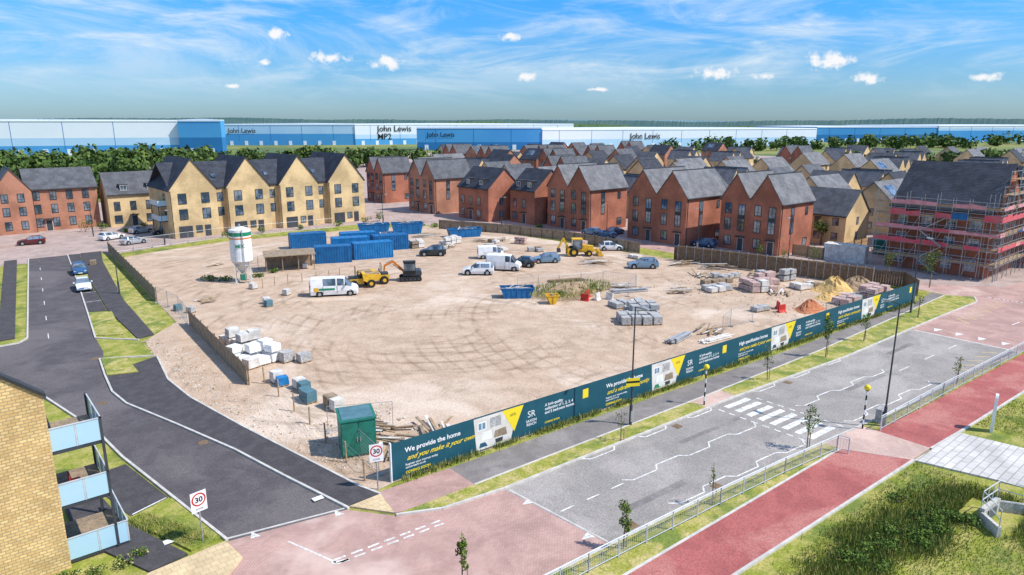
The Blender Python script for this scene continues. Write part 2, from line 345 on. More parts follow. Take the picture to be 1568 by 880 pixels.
# ------------------------------------------------------------------ houses
def frameT(face,W,D):
    if face=='f': return Matrix(((1,0,0,0),(0,-1,0,0),(0,0,1,0),(0,0,0,1)))
    if face=='r': return Matrix(((0,1,0,W),(1,0,0,0),(0,0,1,0),(0,0,0,1)))
    if face=='l': return Matrix(((0,-1,0,0),(-1,0,0,D),(0,0,1,0),(0,0,0,1)))
    return Matrix(((-1,0,0,W),(0,1,0,D),(0,0,1,0),(0,0,0,1)))
def window(b,u,z,w,h,fm='frame',rich=True):
    if rich:
        t=.07;d=.07
        b.box(u-w/2,u+w/2,-.05,.025,z,z+h,'glass')
        b.box(u-w/2-t,u+w/2+t,-.05,d,z+h,z+h+t,fm); b.box(u-w/2-t,u+w/2+t,-.05,d+.03,z-t,z,fm)
        b.box(u-w/2-t,u-w/2,-.05,d,z,z+h,fm); b.box(u+w/2,u+w/2+t,-.05,d,z,z+h,fm)
        b.box(u-.03,u+.03,.025,.05,z,z+h,fm)
        if h>1.4: b.box(u-w/2,u+w/2,.025,.045,z+h*.3,z+h*.3+.05,fm)
        if h>3: b.box(u-w/2,u+w/2,.025,.06,z+h*.45,z+h*.6,fm)
    else:
        b.box(u-w/2-.08,u+w/2+.08,-.05,.03,z-.08,z+h+.08,fm); b.box(u-w/2,u+w/2,-.05,.045,z,z+h,'glass')
CACHE={}
def house_meshes(W,D,eave,ridge,ng,wall,roof,wins,doors,dormers,rich,panels=(),door='door'):
    key=repr((W,D,eave,ridge,ng,wall,roof,wins,doors,dormers,rich,panels,door))
    if key in CACHE: return CACHE[key]
    bw=MB();br=MB();bn=MB();bd=MB()
    ov=.3;th=.16
    if ng:
        g=W/ng; prof=[(0,0),(W,0),(W,eave)]
        for i in range(ng-1,-1,-1):
            prof.append((g*(i+.5),ridge)); prof.append((g*i,eave))
        bw.prism(prof,'y',0,D,wall)
        s=(ridge-eave)/(g/2)
        for i in range(ng):
            xm=g*(i+.5)
            oL=ov if i==0 else 0; oR=ov if i==ng-1 else 0
            L=[(xm,ridge+.02),(xm-g/2-oL,eave+.02-s*oL),(xm-g/2-oL,eave+.02-s*oL+th),(xm,ridge+.02+th+.05)]
            R=[(xm,ridge+.02),(xm+g/2+oR,eave+.02-s*oR),(xm+g/2+oR,eave+.02-s*oR+th),(xm,ridge+.02+th+.05)]
            br.prism(L,'y',-ov*.6,D+ov*.6,roof); br.prism(R,'y',-ov*.6,D+ov*.6,roof)
            br.cyl((xm,-ov*.6,ridge+.24),(xm,D+ov*.6,ridge+.24),.1,.1,'frame',5)
        br.box(W+ov+.01,W+ov+.12,-.1,D+.1,eave-s*ov-.02,eave-s*ov+.1,'frame')
        if rich: bd.cyl((W+.08,.3,0),(W+.08,.3,eave-.2),.05,.05,'frame',6)
    else:
        prof=[(0,0),(D,0),(D,eave),(D/2,ridge),(0,eave)]
        bw.prism(prof,'x',0,W,wall)
        s=(ridge-eave)/(D/2)
        br.prism([(D/2,ridge+.02),(-ov,eave+.02-s*ov),(-ov,eave+.02-s*ov+th),(D/2,ridge+.07+th)],'x',-ov*.6,W+ov*.6,roof)
        br.prism([(D/2,ridge+.02),(D+ov,eave+.02-s*ov),(D+ov,eave+.02-s*ov+th),(D/2,ridge+.07+th)],'x',-ov*.6,W+ov*.6,roof)
        br.box(-.05,W+.05,-ov-.12,-ov-.01,eave-s*ov-.05,eave-s*ov+.07,'frame')
        for u in dormers:
            z0=eave+.3;y0=.5;w=1.5
            bw.box(u-w/2,u+w/2,y0,y0+2.2,z0,z0+1.5,'frame')
            br.box(u-w/2-.12,u+w/2+.12,y0-.12,y0+2.3,z0+1.5,z0+1.62,roof)
            bn.T=Matrix(((1,0,0,0),(0,-1,0,y0),(0,0,1,0),(0,0,0,1))); window(bn,u,z0+.35,1.1,.95,'frame_white',rich); bn.T=None
    for (a0,a1,b0,b1) in panels:
        P=lambda u,t:(u,t*D/2,eave+t*(ridge-eave)+.24)
        bn.add([P(a0,b0),P(a1,b0),P(a1,b1),P(a0,b1)],[(0,1,2,3)],'glass')
    for (fc,u,z,w,h) in wins:
        bn.T=frameT(fc,W,D); window(bn,u,z,w,h,rich=rich)
    for (fc,u,w,h) in doors:
        bd.T=frameT(fc,W,D); bd.box(u-w/2-.07,u+w/2+.07,-.05,.04,0,h+.07,'frame_white' if w<1.5 else 'frame'); bd.box(u-w/2,u+w/2,-.05,.06,.05,h,door)
        if rich and w<1.5: bd.box(u-.8,u+.8,-.02,.7,h+.25,h+.37,'frame')
    r=[('walls',bw.mesh('walls')),('roof',br.mesh('roof'))]
    if bn.v: r.append(('windows',bn.mesh('windows')))
    if bd.v: r.append(('doors',bd.mesh('doors')))
    CACHE[key]=r; return r
def house(name,x,y,face,W,D,eave,ridge,ng,wall,roof,wins,doors=(),dormers=(),rich=True,panels=(),door='door'):
    rz={'-y':0,'-x':-math.pi/2,'+x':math.pi/2,'+y':math.pi}[face]
    e=empty(name,(x,y,0),rz)
    for n,me in house_meshes(W,D,eave,ridge,ng,wall,roof,wins,doors,dormers,rich,panels,door): put(me,n,parent=e)
    return e
def cream():
    e=empty('cream_brick_terrace',(33,137,0))
    w=MB();r=MB();n=MB();d=MB();bl=MB()
    gw=8.3;D=16
    w.box(.3,39.2,1.2,D,0,8.9,'brick_cream')
    r.prism([(1.0,8.75),(1.0,9.0),(8.5,13.6),(D+.4,9.0),(D+.4,8.75),(8.5,13.3)],'x',.2,39.3,'roof_dark')
    for i,x in enumerate((0,10.2,20.6,31.2)):
        w.prism([(x,0),(x+gw,0),(x+gw,9),(x+gw/2,14.4),(x,9)],'y',0,D-.4,'brick_cream')
        s=5.4/(gw/2)
        for sg in (-1,1):
            xm=x+gw/2; xe=xm+sg*(gw/2+.25)
            r.prism([(xm,14.42),(xe,9.02-s*.25),(xe,9.22-s*.25),(xm,14.68)],'y',-.2,D-.2,'roof_dark')
        n.T=frameT('f',39,D)
        for u in (x+2.1,x+6.2):
            for z in (3.5,6.4): window(n,u,z,1.35,1.8)
        window(n,x+4.6,.9,1.0,1.2)
        n.T=None
        d.T=frameT('f',39,D)
        d.box(x+1.0,x+3.4,-.05,.05,0,2.2,'door'); d.box(x+5.6,x+6.7,-.05,.05,0,2.15,'door')
        d.cyl((x+.12,.08,0),(x+.12,.08,8.8),.05,.05,'frame',6)
        d.T=None
        if x<30:
            n.T=Matrix.Translation((0,1.2,0))@frameT('f',39,D)
            for z in (3.6,6.4): window(n,x+gw+.95,z,1.0,1.5)
            n.T=None
    for k in range(3):
        x=9.2+k*10.3
        n.add([(x-.4,3.5,10.72),(x+.4,3.5,10.72),(x+.4,4.6,11.4),(x-.4,4.6,11.4)],[(0,1,2,3)],'glass')
    n.T=frameT('l',39,D)
    for z in (3.6,6.4): window(n,12,z,1.2,1.6)
    n.T=None
    for z in (2.9,5.7):
        bl.box(-1.5,0,3,8.5,z,z+.18,'steel_dark')
        bl.box(-1.52,-1.48,3,8.5,z+.2,z+1.2,'balcony_glass'); bl.box(-1.48,0,2.98,3.02,z+.2,z+1.2,'balcony_glass')
    for y in (3.1,8.4): bl.cyl((-1.4,y,0),(-1.4,y,6.8),.07,.07,'steel_dark',6)
    w.obj('walls',parent=e);r.obj('roof',parent=e);n.obj('windows',parent=e);d.obj('doors',parent=e);bl.obj('balconies',parent=e)
cream()
def redwins(W,D,ng):
    ws=[];g=W/ng
    for i in range(ng):
        ws+=[('f',g*(i+.27),3.4,1.1,1.9),('f',g*(i+.27),6.2,1.1,1.6),('f',g*(i+.73),3.4,1.1,4.3)]
        ws.append(('f',g*(i+.3),.8,1.2,1.5))
    ws+=[('r',D*.35,3.4,.9,4.2),('r',D*.8,.9,1.2,1.3),('r',D*.78,6.2,.7,1.2)]
    ws+=[('l',D*.45,3.5,.7,1.4),('l',D*.45,6.3,.7,1.3)]
    return tuple(ws),tuple(('f',g*(i+.75),1.0,2.1) for i in range(ng))
def redtwin(x,y0,y1,D,eave=8.6,ridge=12.7,roof='roof_mid',wall='brick_red'):
    W=y1-y0; ws,ds=redwins(W,D,2)
    return house('red_brick_house',x,y1,'-x',W,D,eave,ridge,2,wall,roof,ws,ds)
redtwin(103,56,67,10.5,roof='roof_grey')
redtwin(98.8,71,84,12,roof='roof_grey')
redtwin(97.8,93,105,11,8.5,12.6,'roof_grey')
redtwin(90,135.5,147,11,8.5,12.3,'roof_mid','brick_rust')
redtwin(92,163,172,9,8.3,11.8)
def dormer_house(x,y1,W,D,wall,face='-x',roof='roof_dark',name='red_brick_house',eave=7.2,ridge=11.2):
    ws=[]
    for i in range(int(W/3)):
        u=1.6+i*3
        ws+=[('f',u,3.4,1.0,1.7)]
        if i%2==0: ws.append(('f',u,.8,1.3,1.5))
    ws+=[('r',D*.4,3.5,.8,1.5),('r',D*.4,.9,.8,1.3)]
    return house(name,x,y1,face,W,D,eave,ridge,0,wall,roof,tuple(ws),(('f',4.6,1.0,2.1),),(W*.28,W*.72))
dormer_house(91.5,128,11,9,'brick_red')
dormer_house(96,115,8,9.5,'brick_red')
house('red_brick_house',13.8,164,'-y',12,9,8.4,11.9,0,'brick_rust','roof_mid',tuple([('f',1.5+i*2.8,z,1.0,1.6) for i in range(4) for z in (.9,3.6,6.2)]+[('l',4.5,3.6,1,1.5),('l',4.5,6.2,1,1.4)]),(('f',3,1,2.1),))
house('red_brick_house',8.5,162.5,'-y',6,10,8.4,12.4,1,'brick_rust','roof_mid',tuple([('f',1.6+i*2.6,z,1.0,1.5) for i in range(2) for z in (.9,3.6,6.2)]))
dormer_house(27,161,11.5,8,'brick_cream','-y','roof_mid','cream_brick_house',6.8,10.8)
house('red_brick_house',-6.6,143,'-y',13,9,8.4,12,0,'brick_red','roof_mid',tuple([('f',1.5+i*2.8,z,1.0,1.6) for i in range(4) for z in (.9,3.6,6.2)]))
for x,y in ((38,175),(52,176),(68,180),(80,186)):
    dormer_house(x,y,10,8,'brick_rust' if x>50 else 'brick_cream','-y','roof_mid','red_brick_house' if x>50 else 'cream_brick_house',6.5,10)
def backhouse(x,y,k):
    kinds=[('-x',10,9,5.4,9.4,0,'brick_cream','roof_mid'),('-y',9,9,5.6,9.8,0,'brick_cream','roof_mid'),('-y',10,10,5.6,9.0,2,'brick_cream','roof_grey'),
           ('-x',11,10,7.6,11.4,2,'brick_red','roof_mid'),('-x',10,9,7.0,10.9,0,'brick_rust','roof_dark'),('-y',13,9,5.6,9.8,0,'brick_cream','roof_grey'),('-y',9,9,7.0,11.0,0,'brick_rust','roof_mid'),('-x',9,9,5.6,9.8,1,'brick_cream','roof_dark')]
    f,W,D,e,r,ng,wl,rf=kinds[k]
    ws=[]
    fl=(1.0,3.6) if e<6 else (1.0,3.4,5.5)
    for z in fl:
        for u in (W*.18,W*.5,W*.82): ws.append(('f',u,z,1.0,1.2))
        ws.append(('r',D*.5,z,.8,1.2)); ws.append(('l',D*.5,z,.8,1.2))
    px=((2,6,.35,.8),) if (ng==0 and rnd.random()<.2) else ()
    yy=y+W if f=='-x' else y
    house('red_brick_house' if 'cream' not in wl else 'cream_brick_house',x,yy,f,W,D,e,r,ng,wl,rf,tuple(ws),(('f',W*.35,.95,2.1),),(),False,px)
def vis(x,y):
    fw=x*.643+y*.766; rt=x*.766-y*.643
    u=784+1080*rt/fw
    return fw,u
xs=[122]; treespots=[]; lawns=[]
while xs[-1]<350: xs.append(xs[-1]+[24,18][len(xs)%2]+ (8 if xs[-1]>220 else 0))
for i,x in enumerate(xs):
    y=6+U(0,5)
    while y<330:
        fw,u=vis(x,y)
        dens_=.9 if fw<240 else .66
        if x>200 and y<130: dens_=.55
        if 640<u<1640 and fw<370 and not (x<128 and y<42):
            if rnd.random()<dens_:
                if y>130 and x>150: k=rnd.choice([3,4,6,7,0,6,2])
                elif y<120: k=rnd.choice([0,1,2,1,5,2,0,7,5,7])
                else: k=rnd.choice([0,1,3,5,5,4,2,7])
                backhouse(x+U(-2.5,2.5),y,k)
                if rnd.random()<.35: treespots.append((x-3,y+U(-2,8)))
            else:
                treespots+=[(x+U(0,8),y+U(0,9)) for _ in range(3)]; lawns.append((x,y))
        y+=U(12.5,16)+(6 if rnd.random()<.18 else 0)
b=MB()
for x,y in lawns: b.prism([(x-2,y),(x+9,y-1),(x+10,y+9),(x-1,y+10)],'z',0,.06,'grass')
b.obj('estate_lawns')
def scaffold_house():
    e=empty('scaffolded_brick_house',(109.3,42,0),-math.pi/2)
    W=13;D=13
    w=MB();r=MB();n=MB();s=MB()
    w.prism([(0,0),(D,0),(D,9.2),(D/2,15.2),(0,9.2)],'x',0,W,'brick_red')
    sl=6/(D/2)
    for y0 in (0,1):
        pts=[(D/2,15.22),(-.4,9.22-sl*.4),(-.4,9.42-sl*.4),(D/2,15.45)]
        if y0: pts=[(D-p[0],p[1]) for p in pts]
        r.prism(pts,'x',-.2,W+.2,'roof_dark')
    n.T=frameT('f',W,D)
    for u in (1.8,5,8.2,11.2):
        for z in (.9,3.8,6.6): window(n,u,z,1.2,1.5,'frame_white')
    n.T=frameT('r',W,D)
    for u in (3,6.5,10):
        for z in (.9,3.8,6.6): window(n,u,z,1.2,1.5,'frame_white')
    n.box(5.5,7.5,.0,.06,10.5,12,'glass')
    n.T=None
    lifts=(2,4,6,8,9.6)
    def run(P0,P1,out,top):
        P0=Vector(P0);P1=Vector(P1);L=(P1-P0).length;d=(P1-P0)/L;o=Vector(out)
        k=int(L/1.9)
        for i in range(k+1):
            q=P0+d*(L*i/k)
            for oo in (.35,1.5):
                a=q+o*oo; s.cyl(a,a+Vector((0,0,top+U(-.3,.9))),.045,.045,'steel',5)
            for z in lifts: s.cyl(q+o*.3+Vector((0,0,z)),q+o*1.6+Vector((0,0,z)),.035,.035,'steel',4)
            if i<k and i%2==0:
                for z in (0,4): s.cyl(q+o*1.55+Vector((0,0,z)),q+o*1.55+d*(L/k)+Vector((0,0,z+4)),.03,.03,'steel',4)
        for j,z in enumerate(lifts):
            for oo,dz in ((.35,0),(1.5,0),(1.5,.5),(1.5,1.0)):
                s.cyl(P0+o*oo+Vector((0,0,z+dz))-d*.4,P1+o*oo+Vector((0,0,z+dz))+d*.4,.04,.04,'steel',5)
            s.beam(P0+o*.93+Vector((0,0,z+.08)),P1+o*.93+Vector((0,0,z+.08)),.95,.05,'timber')
            s.beam(P0+o*1.45+Vector((0,0,z+.22)),P1+o*1.45+Vector((0,0,z+.22)),.03,.22,'timber')
        for z,mt,hh in ((8.05,'net_red',.95),(6.05,'net_pink',.6),(4.05,'net_red',.8),(9.65,'net_pink',.7)):
            for i in range(k):
                if rnd.random()<.75:
                    q=P0+d*(L*i/k)+o*(1.56+U(0,.06)); q2=P0+d*(L*(i+1)/k)+o*(1.56+U(0,.06))
                    h0=hh*U(.5,1);h1=hh*U(.5,1)
                    m_=mt if rnd.random()<.8 else rnd.choice(['net_pink','white','blue_steel','net_red'])
                    s.add([q+Vector((0,0,z)),q2+Vector((0,0,z)),q2+Vector((0,0,z+h1)),q+Vector((0,0,z+h0))],[(0,1,2,3)],m_)
    run((-1.5,0,0),(W+1.5,0,0),(0,-1,0),10.8)
    run((W,-1.5,0),(W,D+1.5,0),(1,0,0),11.5)
    for z,a,c in ((11.5,2,11),(13.5,4,9)):
        for oo in (.35,1.5):
            s.cyl((W+oo,a,z),(W+oo,c,z),.04,.04,'steel',5); s.cyl((W+oo,a,z+1),(W+oo,c,z+1),.04,.04,'steel',5)
        s.box(W+.4,W+1.4,a,c,z,z+.05,'timber')
        for y in (a,(a+c)/2,c): s.cyl((W+1.5,y,9),(W+1.5,y,z+1.6),.045,.045,'steel',5); s.cyl((W+.35,y,9),(W+.35,y,z+1.2),.045,.045,'steel',5)
    for k in range(4):
        z=k*2; s.beam((5 if k%2 else 8,-2.1,z+.1),(8 if k%2 else 5,-2.1,z+2.1),.5,.08,'steel')
    w.obj('walls',parent=e);r.obj('roof',parent=e);n.obj('windows',parent=e);s.obj('scaffolding',parent=e,recalc=False)
scaffold_house()
for (x,y,W) in ((126,22,14),(128,36,12),(132,6,14)):
    house('red_brick_house',x,y+W,'-x',W,11,9.2,14.2,0,'brick_red','roof_dark',tuple([('f',2+i*3,z,1.1,1.5) for i in range(int(W/3)-0) for z in (.9,3.8,6.6)]),(),(),False)
# ------------------------------------------------------------------ balcony apartment block (near left)
def flats():
    e=empty('apartment_block',(0,0,0))
    w=MB();r=MB();bl=MB();n=MB()
    xe=2.4;y0=36.1;ev=8.9;slope=.86;xm=-7;dp=4.5;dr=1.6
    rg=ev+(xe-xm)*slope
    # raking parapet gable with the roof set down behind it
    w.prism([(2*xm-xe,0),(xe,0),(xe,ev),(xm,rg),(2*xm-xe,ev)],'y',y0,y0+.35,'brick_yellow')
    w.prism([(2*xm-xe,0),(xe-.003,0),(xe-.003,ev-dr),(xm,rg-dr),(2*xm-xe,ev-dr)],'y',y0+.35,y0+dp,'brick_yellow')
    for sg in (1,-1):
        xo=xm+sg*(xe-xm+.12); zo=ev-.12*slope
        r.prism([(xm,rg+.02),(xo,zo+.02),(xo,zo+.2),(xm,rg+.22)],'y',y0-.1,y0+.45,'frame')
        r.prism([(xm,rg-dr+.02),(xo,zo-dr+.02),(xo,zo-dr+.16),(xm,rg-dr+.18)],'y',y0+.36,y0+dp+.1,'roof_dark')
    r.box(xe+.02,xe+.14,y0+.3,y0+dp,ev-dr-.25,ev-dr-.1,'frame')
    X0=xe
    for k,z in enumerate((0.25,3.15,6.0)):
        a,c=(y0+.3,y0+4.2)
        X1=xe+(2.1 if k else 2.6)
        bl.box(X0,X1,a,c,z-.18,z,'steel_dark'); bl.box(X0+.05,X1-.05,a+.05,c-.05,z,z+.03,'timber_grey')
        for i in range(2):
            u0=X0+i*(X1-X0)/2+.04;u1=X0+(i+1)*(X1-X0)/2-.04
            bl.box(u0,u1,a-.035,a-.015,z+.02,z+1.12,'balcony_glass')
        for i in range(3):
            v0=a+i*(c-a)/3+.04;v1=a+(i+1)*(c-a)/3-.04
            bl.box(X1+.015,X1+.035,v0,v1,z+.02,z+1.12,'balcony_glass')
        bl.box(X0,X1+.06,a-.06,a-.0,z+1.13,z+1.18,'rail_grey'); bl.box(X1,X1+.06,a+.003,c,z+1.13,z+1.18,'rail_grey')
        for q in ((X0+.02,a),((X0+X1)/2,a),(X1,a),(X1,(a+c)/2),(X1,c)): bl.box(q[0]-.03,q[0]+.03,q[1]-.03,q[1]+.03,z,z+1.13,'rail_grey')
    X1=xe+2.1
    for y in (y0+.3,y0+4.2): bl.box(X1-.06,X1+.06,y-.06,y+.06,0,7.2,'steel_dark')
    n.T=Matrix(((0,1,0,xe),(1,0,0,0),(0,0,1,0),(0,0,0,1)))
    for z,h in ((.3,2.1),(3.2,2.1),(6.05,.95)): window(n,y0+2.2,z,2.0,h)
    n.T=None
    bl.box(xe+.6,xe+1.1,y0+1.5,y0+2.0,3.6,3.66,'red'); bl.box(xe+.6,xe+.65,y0+1.5,y0+2.0,3.66,4.1,'red')
    for q in ((.62,1.52),(1.08,1.52),(.62,1.98),(1.08,1.98)): bl.cyl((xe+q[0],y0+q[1],3.18),(xe+q[0],y0+q[1],3.6),.02,.02,'black',5)
    w.obj('walls',parent=e);r.obj('roof',parent=e);bl.obj('balconies',parent=e);n.obj('windows',parent=e)
flats()
# ------------------------------------------------------------------ warehouses
def text(body,size,mat,name,loc,rot,parent=None,shear=0,ext=0,align='LEFT',off=0):
    c=bpy.data.curves.new(name,'FONT'); c.body=body; c.size=size; c.extrude=ext; c.align_x=align; c.shear=shear; c.offset=off; c.space_line=.95; c.resolution_u=3
    c.materials.append(MATS[mat]); o=bpy.data.objects.new(name,c); o.location=loc; o.rotation_euler=rot; col.objects.link(o)
    if parent: o.parent=parent
    return o
def warehouse(p0,p1,depth,h,bands,sign=None,ts=5,zs=.42):
    p0=Vector(p0);p1=Vector(p1);d=p1-p0;L=d.length;ang=math.atan2(d.y,d.x)
    e=empty('warehouse',(p0.x,p0.y,0),ang)
    b=MB();z=0
    for fr,mt in bands:
        b.box(0,L,0,depth,z*h,fr*h-.01,mt); z=fr
    b.obj('walls',parent=e)
    r=MB(); r.prism([(0,h),(L,h),(L,h+.5),(L/2,h+1.2),(0,h+.5)],'y',.4,depth,'ware_white'); r.obj('roof',parent=e)
    k=MB()
    for i in range(int(L/14)): k.box(6+i*14,9+i*14,-.25,.01,0,4,'ware_white')
    k.box(0,L,-.3,.0,h-.6,h,'ware_white')
    for i in range(int(L/30)): k.box(15+i*30,15.25+i*30,-.12,.0,4.2,h-.7,'ware_deep')
    k.obj('loading_doors',parent=e)
    if sign:
        for s,x in sign: text(s,ts,'black','sign_lettering',(x,-.5,h*zs),(math.pi/2,0,0),e,off=.06)
    return e
warehouse((-190,660),(135,518),140,22.5,((.28,'ware_blue'),(.5,'ware_pale'),(1,'ware_white')))
warehouse((134,514),(157,497),8,22.6,((.5,'ware_deep'),(1,'ware_blue')))
warehouse((222,698),(322,622),120,19.6,((.55,'ware_blue'),(1,'ware_pale')),[('John Lewis',5)],6,.6)
warehouse((322,621),(560,560),120,19.6,((.3,'ware_blue'),(.5,'ware_pale'),(1,'ware_white')),[('John Lewis\nMP2',22)],8,.66)
warehouse((300,475),(380,416),12,17.3,((.35,'ware_deep'),(1,'ware_blue')),[('John Lewis',8)],5,.6)
warehouse((380,415),(660,330),110,15.8,((.5,'ware_pale'),(1,'ware_white')),[('John Lewis',82)],7,.5)
warehouse((760,380),(880,300),150,16.5,((.5,'ware_deep'),(1,'ware_blue')))
warehouse((880,299),(1220,130),160,17.8,((.7,'ware_blue'),(.85,'ware_pale'),(1,'ware_white')))
# ------------------------------------------------------------------ vegetation
def leafmesh(b,cx,cy,cz,rx,ry,rz,n,size,mats=('leaf_a','leaf_b','leaf_c'),wts=(5,3,2),shell=.55):
    for i in range(n):
        while True:
            p=Vector((U(-1,1),U(-1,1),U(-1,1)))
            if shell<p.length<1: break
        q=Vector((cx+p.x*rx,cy+p.y*ry,cz+p.z*rz))
        nrm=(p.normalized()+Vector((U(-1,1),U(-1,1),U(-1,1)))*.9).normalized()
        a=nrm.orthogonal().normalized(); c=nrm.cross(a); t=U(0,6.28)
        a,c=a*math.cos(t)+c*math.sin(t),c*math.cos(t)-a*math.sin(t)
        s=size*U(.6,1.3)
        mt=rnd.choices(mats,wts)[0]
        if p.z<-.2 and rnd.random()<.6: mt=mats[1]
        b.add([tuple(q-a*s),tuple(q-c*s*.6),tuple(q+a*s),tuple(q+c*s*.6)],[(0,1,2,3)],mt)
def bigtree(b,x,y,h,r,n=260,size=.7,mats=('leaf_far','leaf_b','leaf_far2'),wts=(4,3,4)):
    b.cyl((x,y,0),(x,y,h*.6),.25,.1,'bark',5)
    k=rnd.randint(4,6)
    for i in range(k):
        a=U(0,6.28);d=U(0,.6)*r
        cz=h*U(.3,.78); rr=r*U(.45,.7)
        b.cyl((x,y,h*.3),(x+math.cos(a)*d,y+math.sin(a)*d,cz),.1,.04,'bark',4)
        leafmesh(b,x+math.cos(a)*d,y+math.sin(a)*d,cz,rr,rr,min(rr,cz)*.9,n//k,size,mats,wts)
b=MB()
def along(p,q,n,j):
    for i in range(n):
        t=(i+U(-.4,.4))/n; yield p[0]+(q[0]-p[0])*t+U(-j,j),p[1]+(q[1]-p[1])*t+U(-j,j)
for x,y in along((-60,400),(95,335),75,14): bigtree(b,x,y,U(8,12.5),U(5,8),160,1.15)
for x,y in along((-30,330),(80,290),44,14): bigtree(b,x,y,U(7,10),U(5,7),150,1.0)
for x,y in along((60,345),(175,300),44,10): bigtree(b,x,y,U(7,11),U(5,7),150,1.1)
for x,y in along((160,310),(250,310),26,10): bigtree(b,x,y,U(7,10),U(4,6),120,1.1)
for x,y in along((-40,255),(60,225),34,8): bigtree(b,x,y,U(5,8.5),U(4,5.5),150,.8)
b.obj('distant_tree_belt',recalc=False)
b=MB()
for x,y in along((420,330),(720,200),40,20): bigtree(b,x,y,U(7,11),U(6,9),80,1.6)
for x,y in along((600,300),(1250,60),50,25): bigtree(b,x,y,U(7,10),U(7,11),80,2.0)
for x,y in along((330,150),(420,40),40,18): bigtree(b,x,y,U(6,10),U(5,7),90,1.2)
b.obj('distant_tree_belt',recalc=False)
b=MB()
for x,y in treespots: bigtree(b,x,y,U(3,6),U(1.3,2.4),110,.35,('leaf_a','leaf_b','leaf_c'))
b.obj('estate_garden_trees',recalc=False)
def hills(name,R0,hb,amp,mt,seed,step=.12):
    r=random.Random(seed);b=MB();vs=[]
    a=-30
    ph=[r.uniform(0,6) for _ in range(6)]
    while a<140:
        t=math.radians(a)
        h=hb+amp*(.5*math.sin(a*.09+ph[0])+.3*math.sin(a*.23+ph[1])+.2*math.sin(a*.61+ph[2]))+r.uniform(-.5,.5)*amp*.22+(r.uniform(0,1)>.8)*amp*.12
        vs.append((R0*math.cos(t),R0*math.sin(t),max(2,h))); a+=step
    n=len(vs)
    V=vs+[(x*.93,y*.93,0) for x,y,z in vs]+[(x*1.1,y*1.1,0) for x,y,z in vs]
    F=[(i,i+1,n+i+1,n+i) for i in range(n-1)]+[(i+1,i,2*n+i,2*n+i+1) for i in range(n-1)]
    b.add(V,F,mt); b.obj(name,recalc=False)
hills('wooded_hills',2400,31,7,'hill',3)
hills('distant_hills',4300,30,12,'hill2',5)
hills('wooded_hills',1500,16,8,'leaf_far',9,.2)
def youngtree(x,y,h,cr=.4,n=260,bare=False,name='young_tree'):
    b=MB(); lean=U(-.05,.05)
    top=(x+lean*h,y+U(-.05,.05)*h,h)
    b.cyl((x,y,0),((x+top[0])/2,(y+top[1])/2,h*.5),.04,.03,'bark',6); b.cyl(((x+top[0])/2,(y+top[1])/2,h*.5),top,.03,.01,'bark',6)
    b.cyl((x+.3,y,0),(x+.3,y,h*.38),.035,.035,'timber',6); b.beam((x+.3,y,h*.36),(x,y,h*.36),.03,.03,'black')
    for i in range(9):
        z=h*U(.4,.9);a=U(0,6.28);l=cr*U(.6,1.1)*(1.1-z/h*.6)
        tip=(x+lean*z+math.cos(a)*l,y+math.sin(a)*l,z+l*.9)
        b.cyl((x+lean*z,y,z),tip,.014,.005,'bark',4)
        leafmesh(b,tip[0],tip[1],tip[2]-.1,cr*.5,cr*.5,cr*.6,(n//12 if not bare else 5),.07 if h<4 else .1,shell=0)
    if not bare: leafmesh(b,x+lean*h*.7,y,h*.7,cr*.6,cr*.6,h*.3,n//3,.07 if h<4 else .1,shell=0)
    return b.obj(name,recalc=False)
for x,y,h,c,nn,bare in ((23.9,19.8,2.9,.35,420,False),(15.9,22.5,3.0,.32,420,False),(41.6,19.3,3.1,.55,320,False),(30.9,19.3,2.7,.3,60,True),(60.3,27.2,4.3,.5,300,False),(67.9,27.1,3.0,.5,260,False),(51,27.6,3.2,.5,160,False),(33,27.9,2.4,.4,60,True),(81,27,3,.5,150,False),(98,31.8,5.0,1.0,500,False),(100.5,38,3.6,.9,400,False),(98,47.5,3.2,.9,350,False),(97.5,56,2.4,.8,350,False),(97.5,52,2.2,.7,300,False),(62,17.1,2.6,.4,100,False)):
    youngtree(x,y,h,c,nn,bare)
def bush(x,y,r,h,n,size=.16,name='bush',mats=('leaf_a','leaf_b','leaf_c')):
    b=MB()
    for i in range(6):
        a=U(0,6.28);l=U(.2,.7)*r; b.cyl((x,y,0),(x+math.cos(a)*l,y+math.sin(a)*l,h*U(.5,.9)),.02,.008,'bark',4)
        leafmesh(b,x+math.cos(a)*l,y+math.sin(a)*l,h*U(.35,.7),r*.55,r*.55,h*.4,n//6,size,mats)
    return b.obj(name,recalc=False)
for x,y,r,h in ((76,119.5,1.2,1.2),(78,118,1,1),(88.5,104,1.2,1),(94.6,104,.8,.8),(95.5,88,1,1),(96,90,1,1),(41,132.5,1.0,1.2),(48,133,1.0,1.2),(56,133,1,1.1),(64,133,1,1.1),(70,132,1.2,1.6),(24.5,157,1.4,1.6),(32,157,1,1),(28,152,1,1),(-2,95,1.2,1),(-1.5,101,1.2,1.2),(-1,108,1.5,1.2),(0,115,1.3,1.2),(22,158,1.2,2.8),(74,133.4,1,2.4),(88,97,.8,.8),(27,96.5,1,.9),(28.5,95,1,.8),(33,94.5,.9,.7),(36,96,.8,.6)):
    bush(x,y,r,h,170,.14)
def tufts(name,gen,n,h,mats,w=.02):
    b=MB()
    for i in range(n):
        x,y=gen(); k=U(.5,1.3)*h
        a=U(0,6.28);dx,dy=math.cos(a)*w,math.sin(a)*w; lx,ly=U(-.4,.4)*k,U(-.4,.4)*k
        b.add([(x-dx,y-dy,.02),(x+dx,y+dy,.02),(x+lx,y+ly,k)],[(0,1,2)],rnd.choice(mats))
    return b.obj(name,recalc=False)
def hy(x): return 33.2-(x-18.5)*.0458
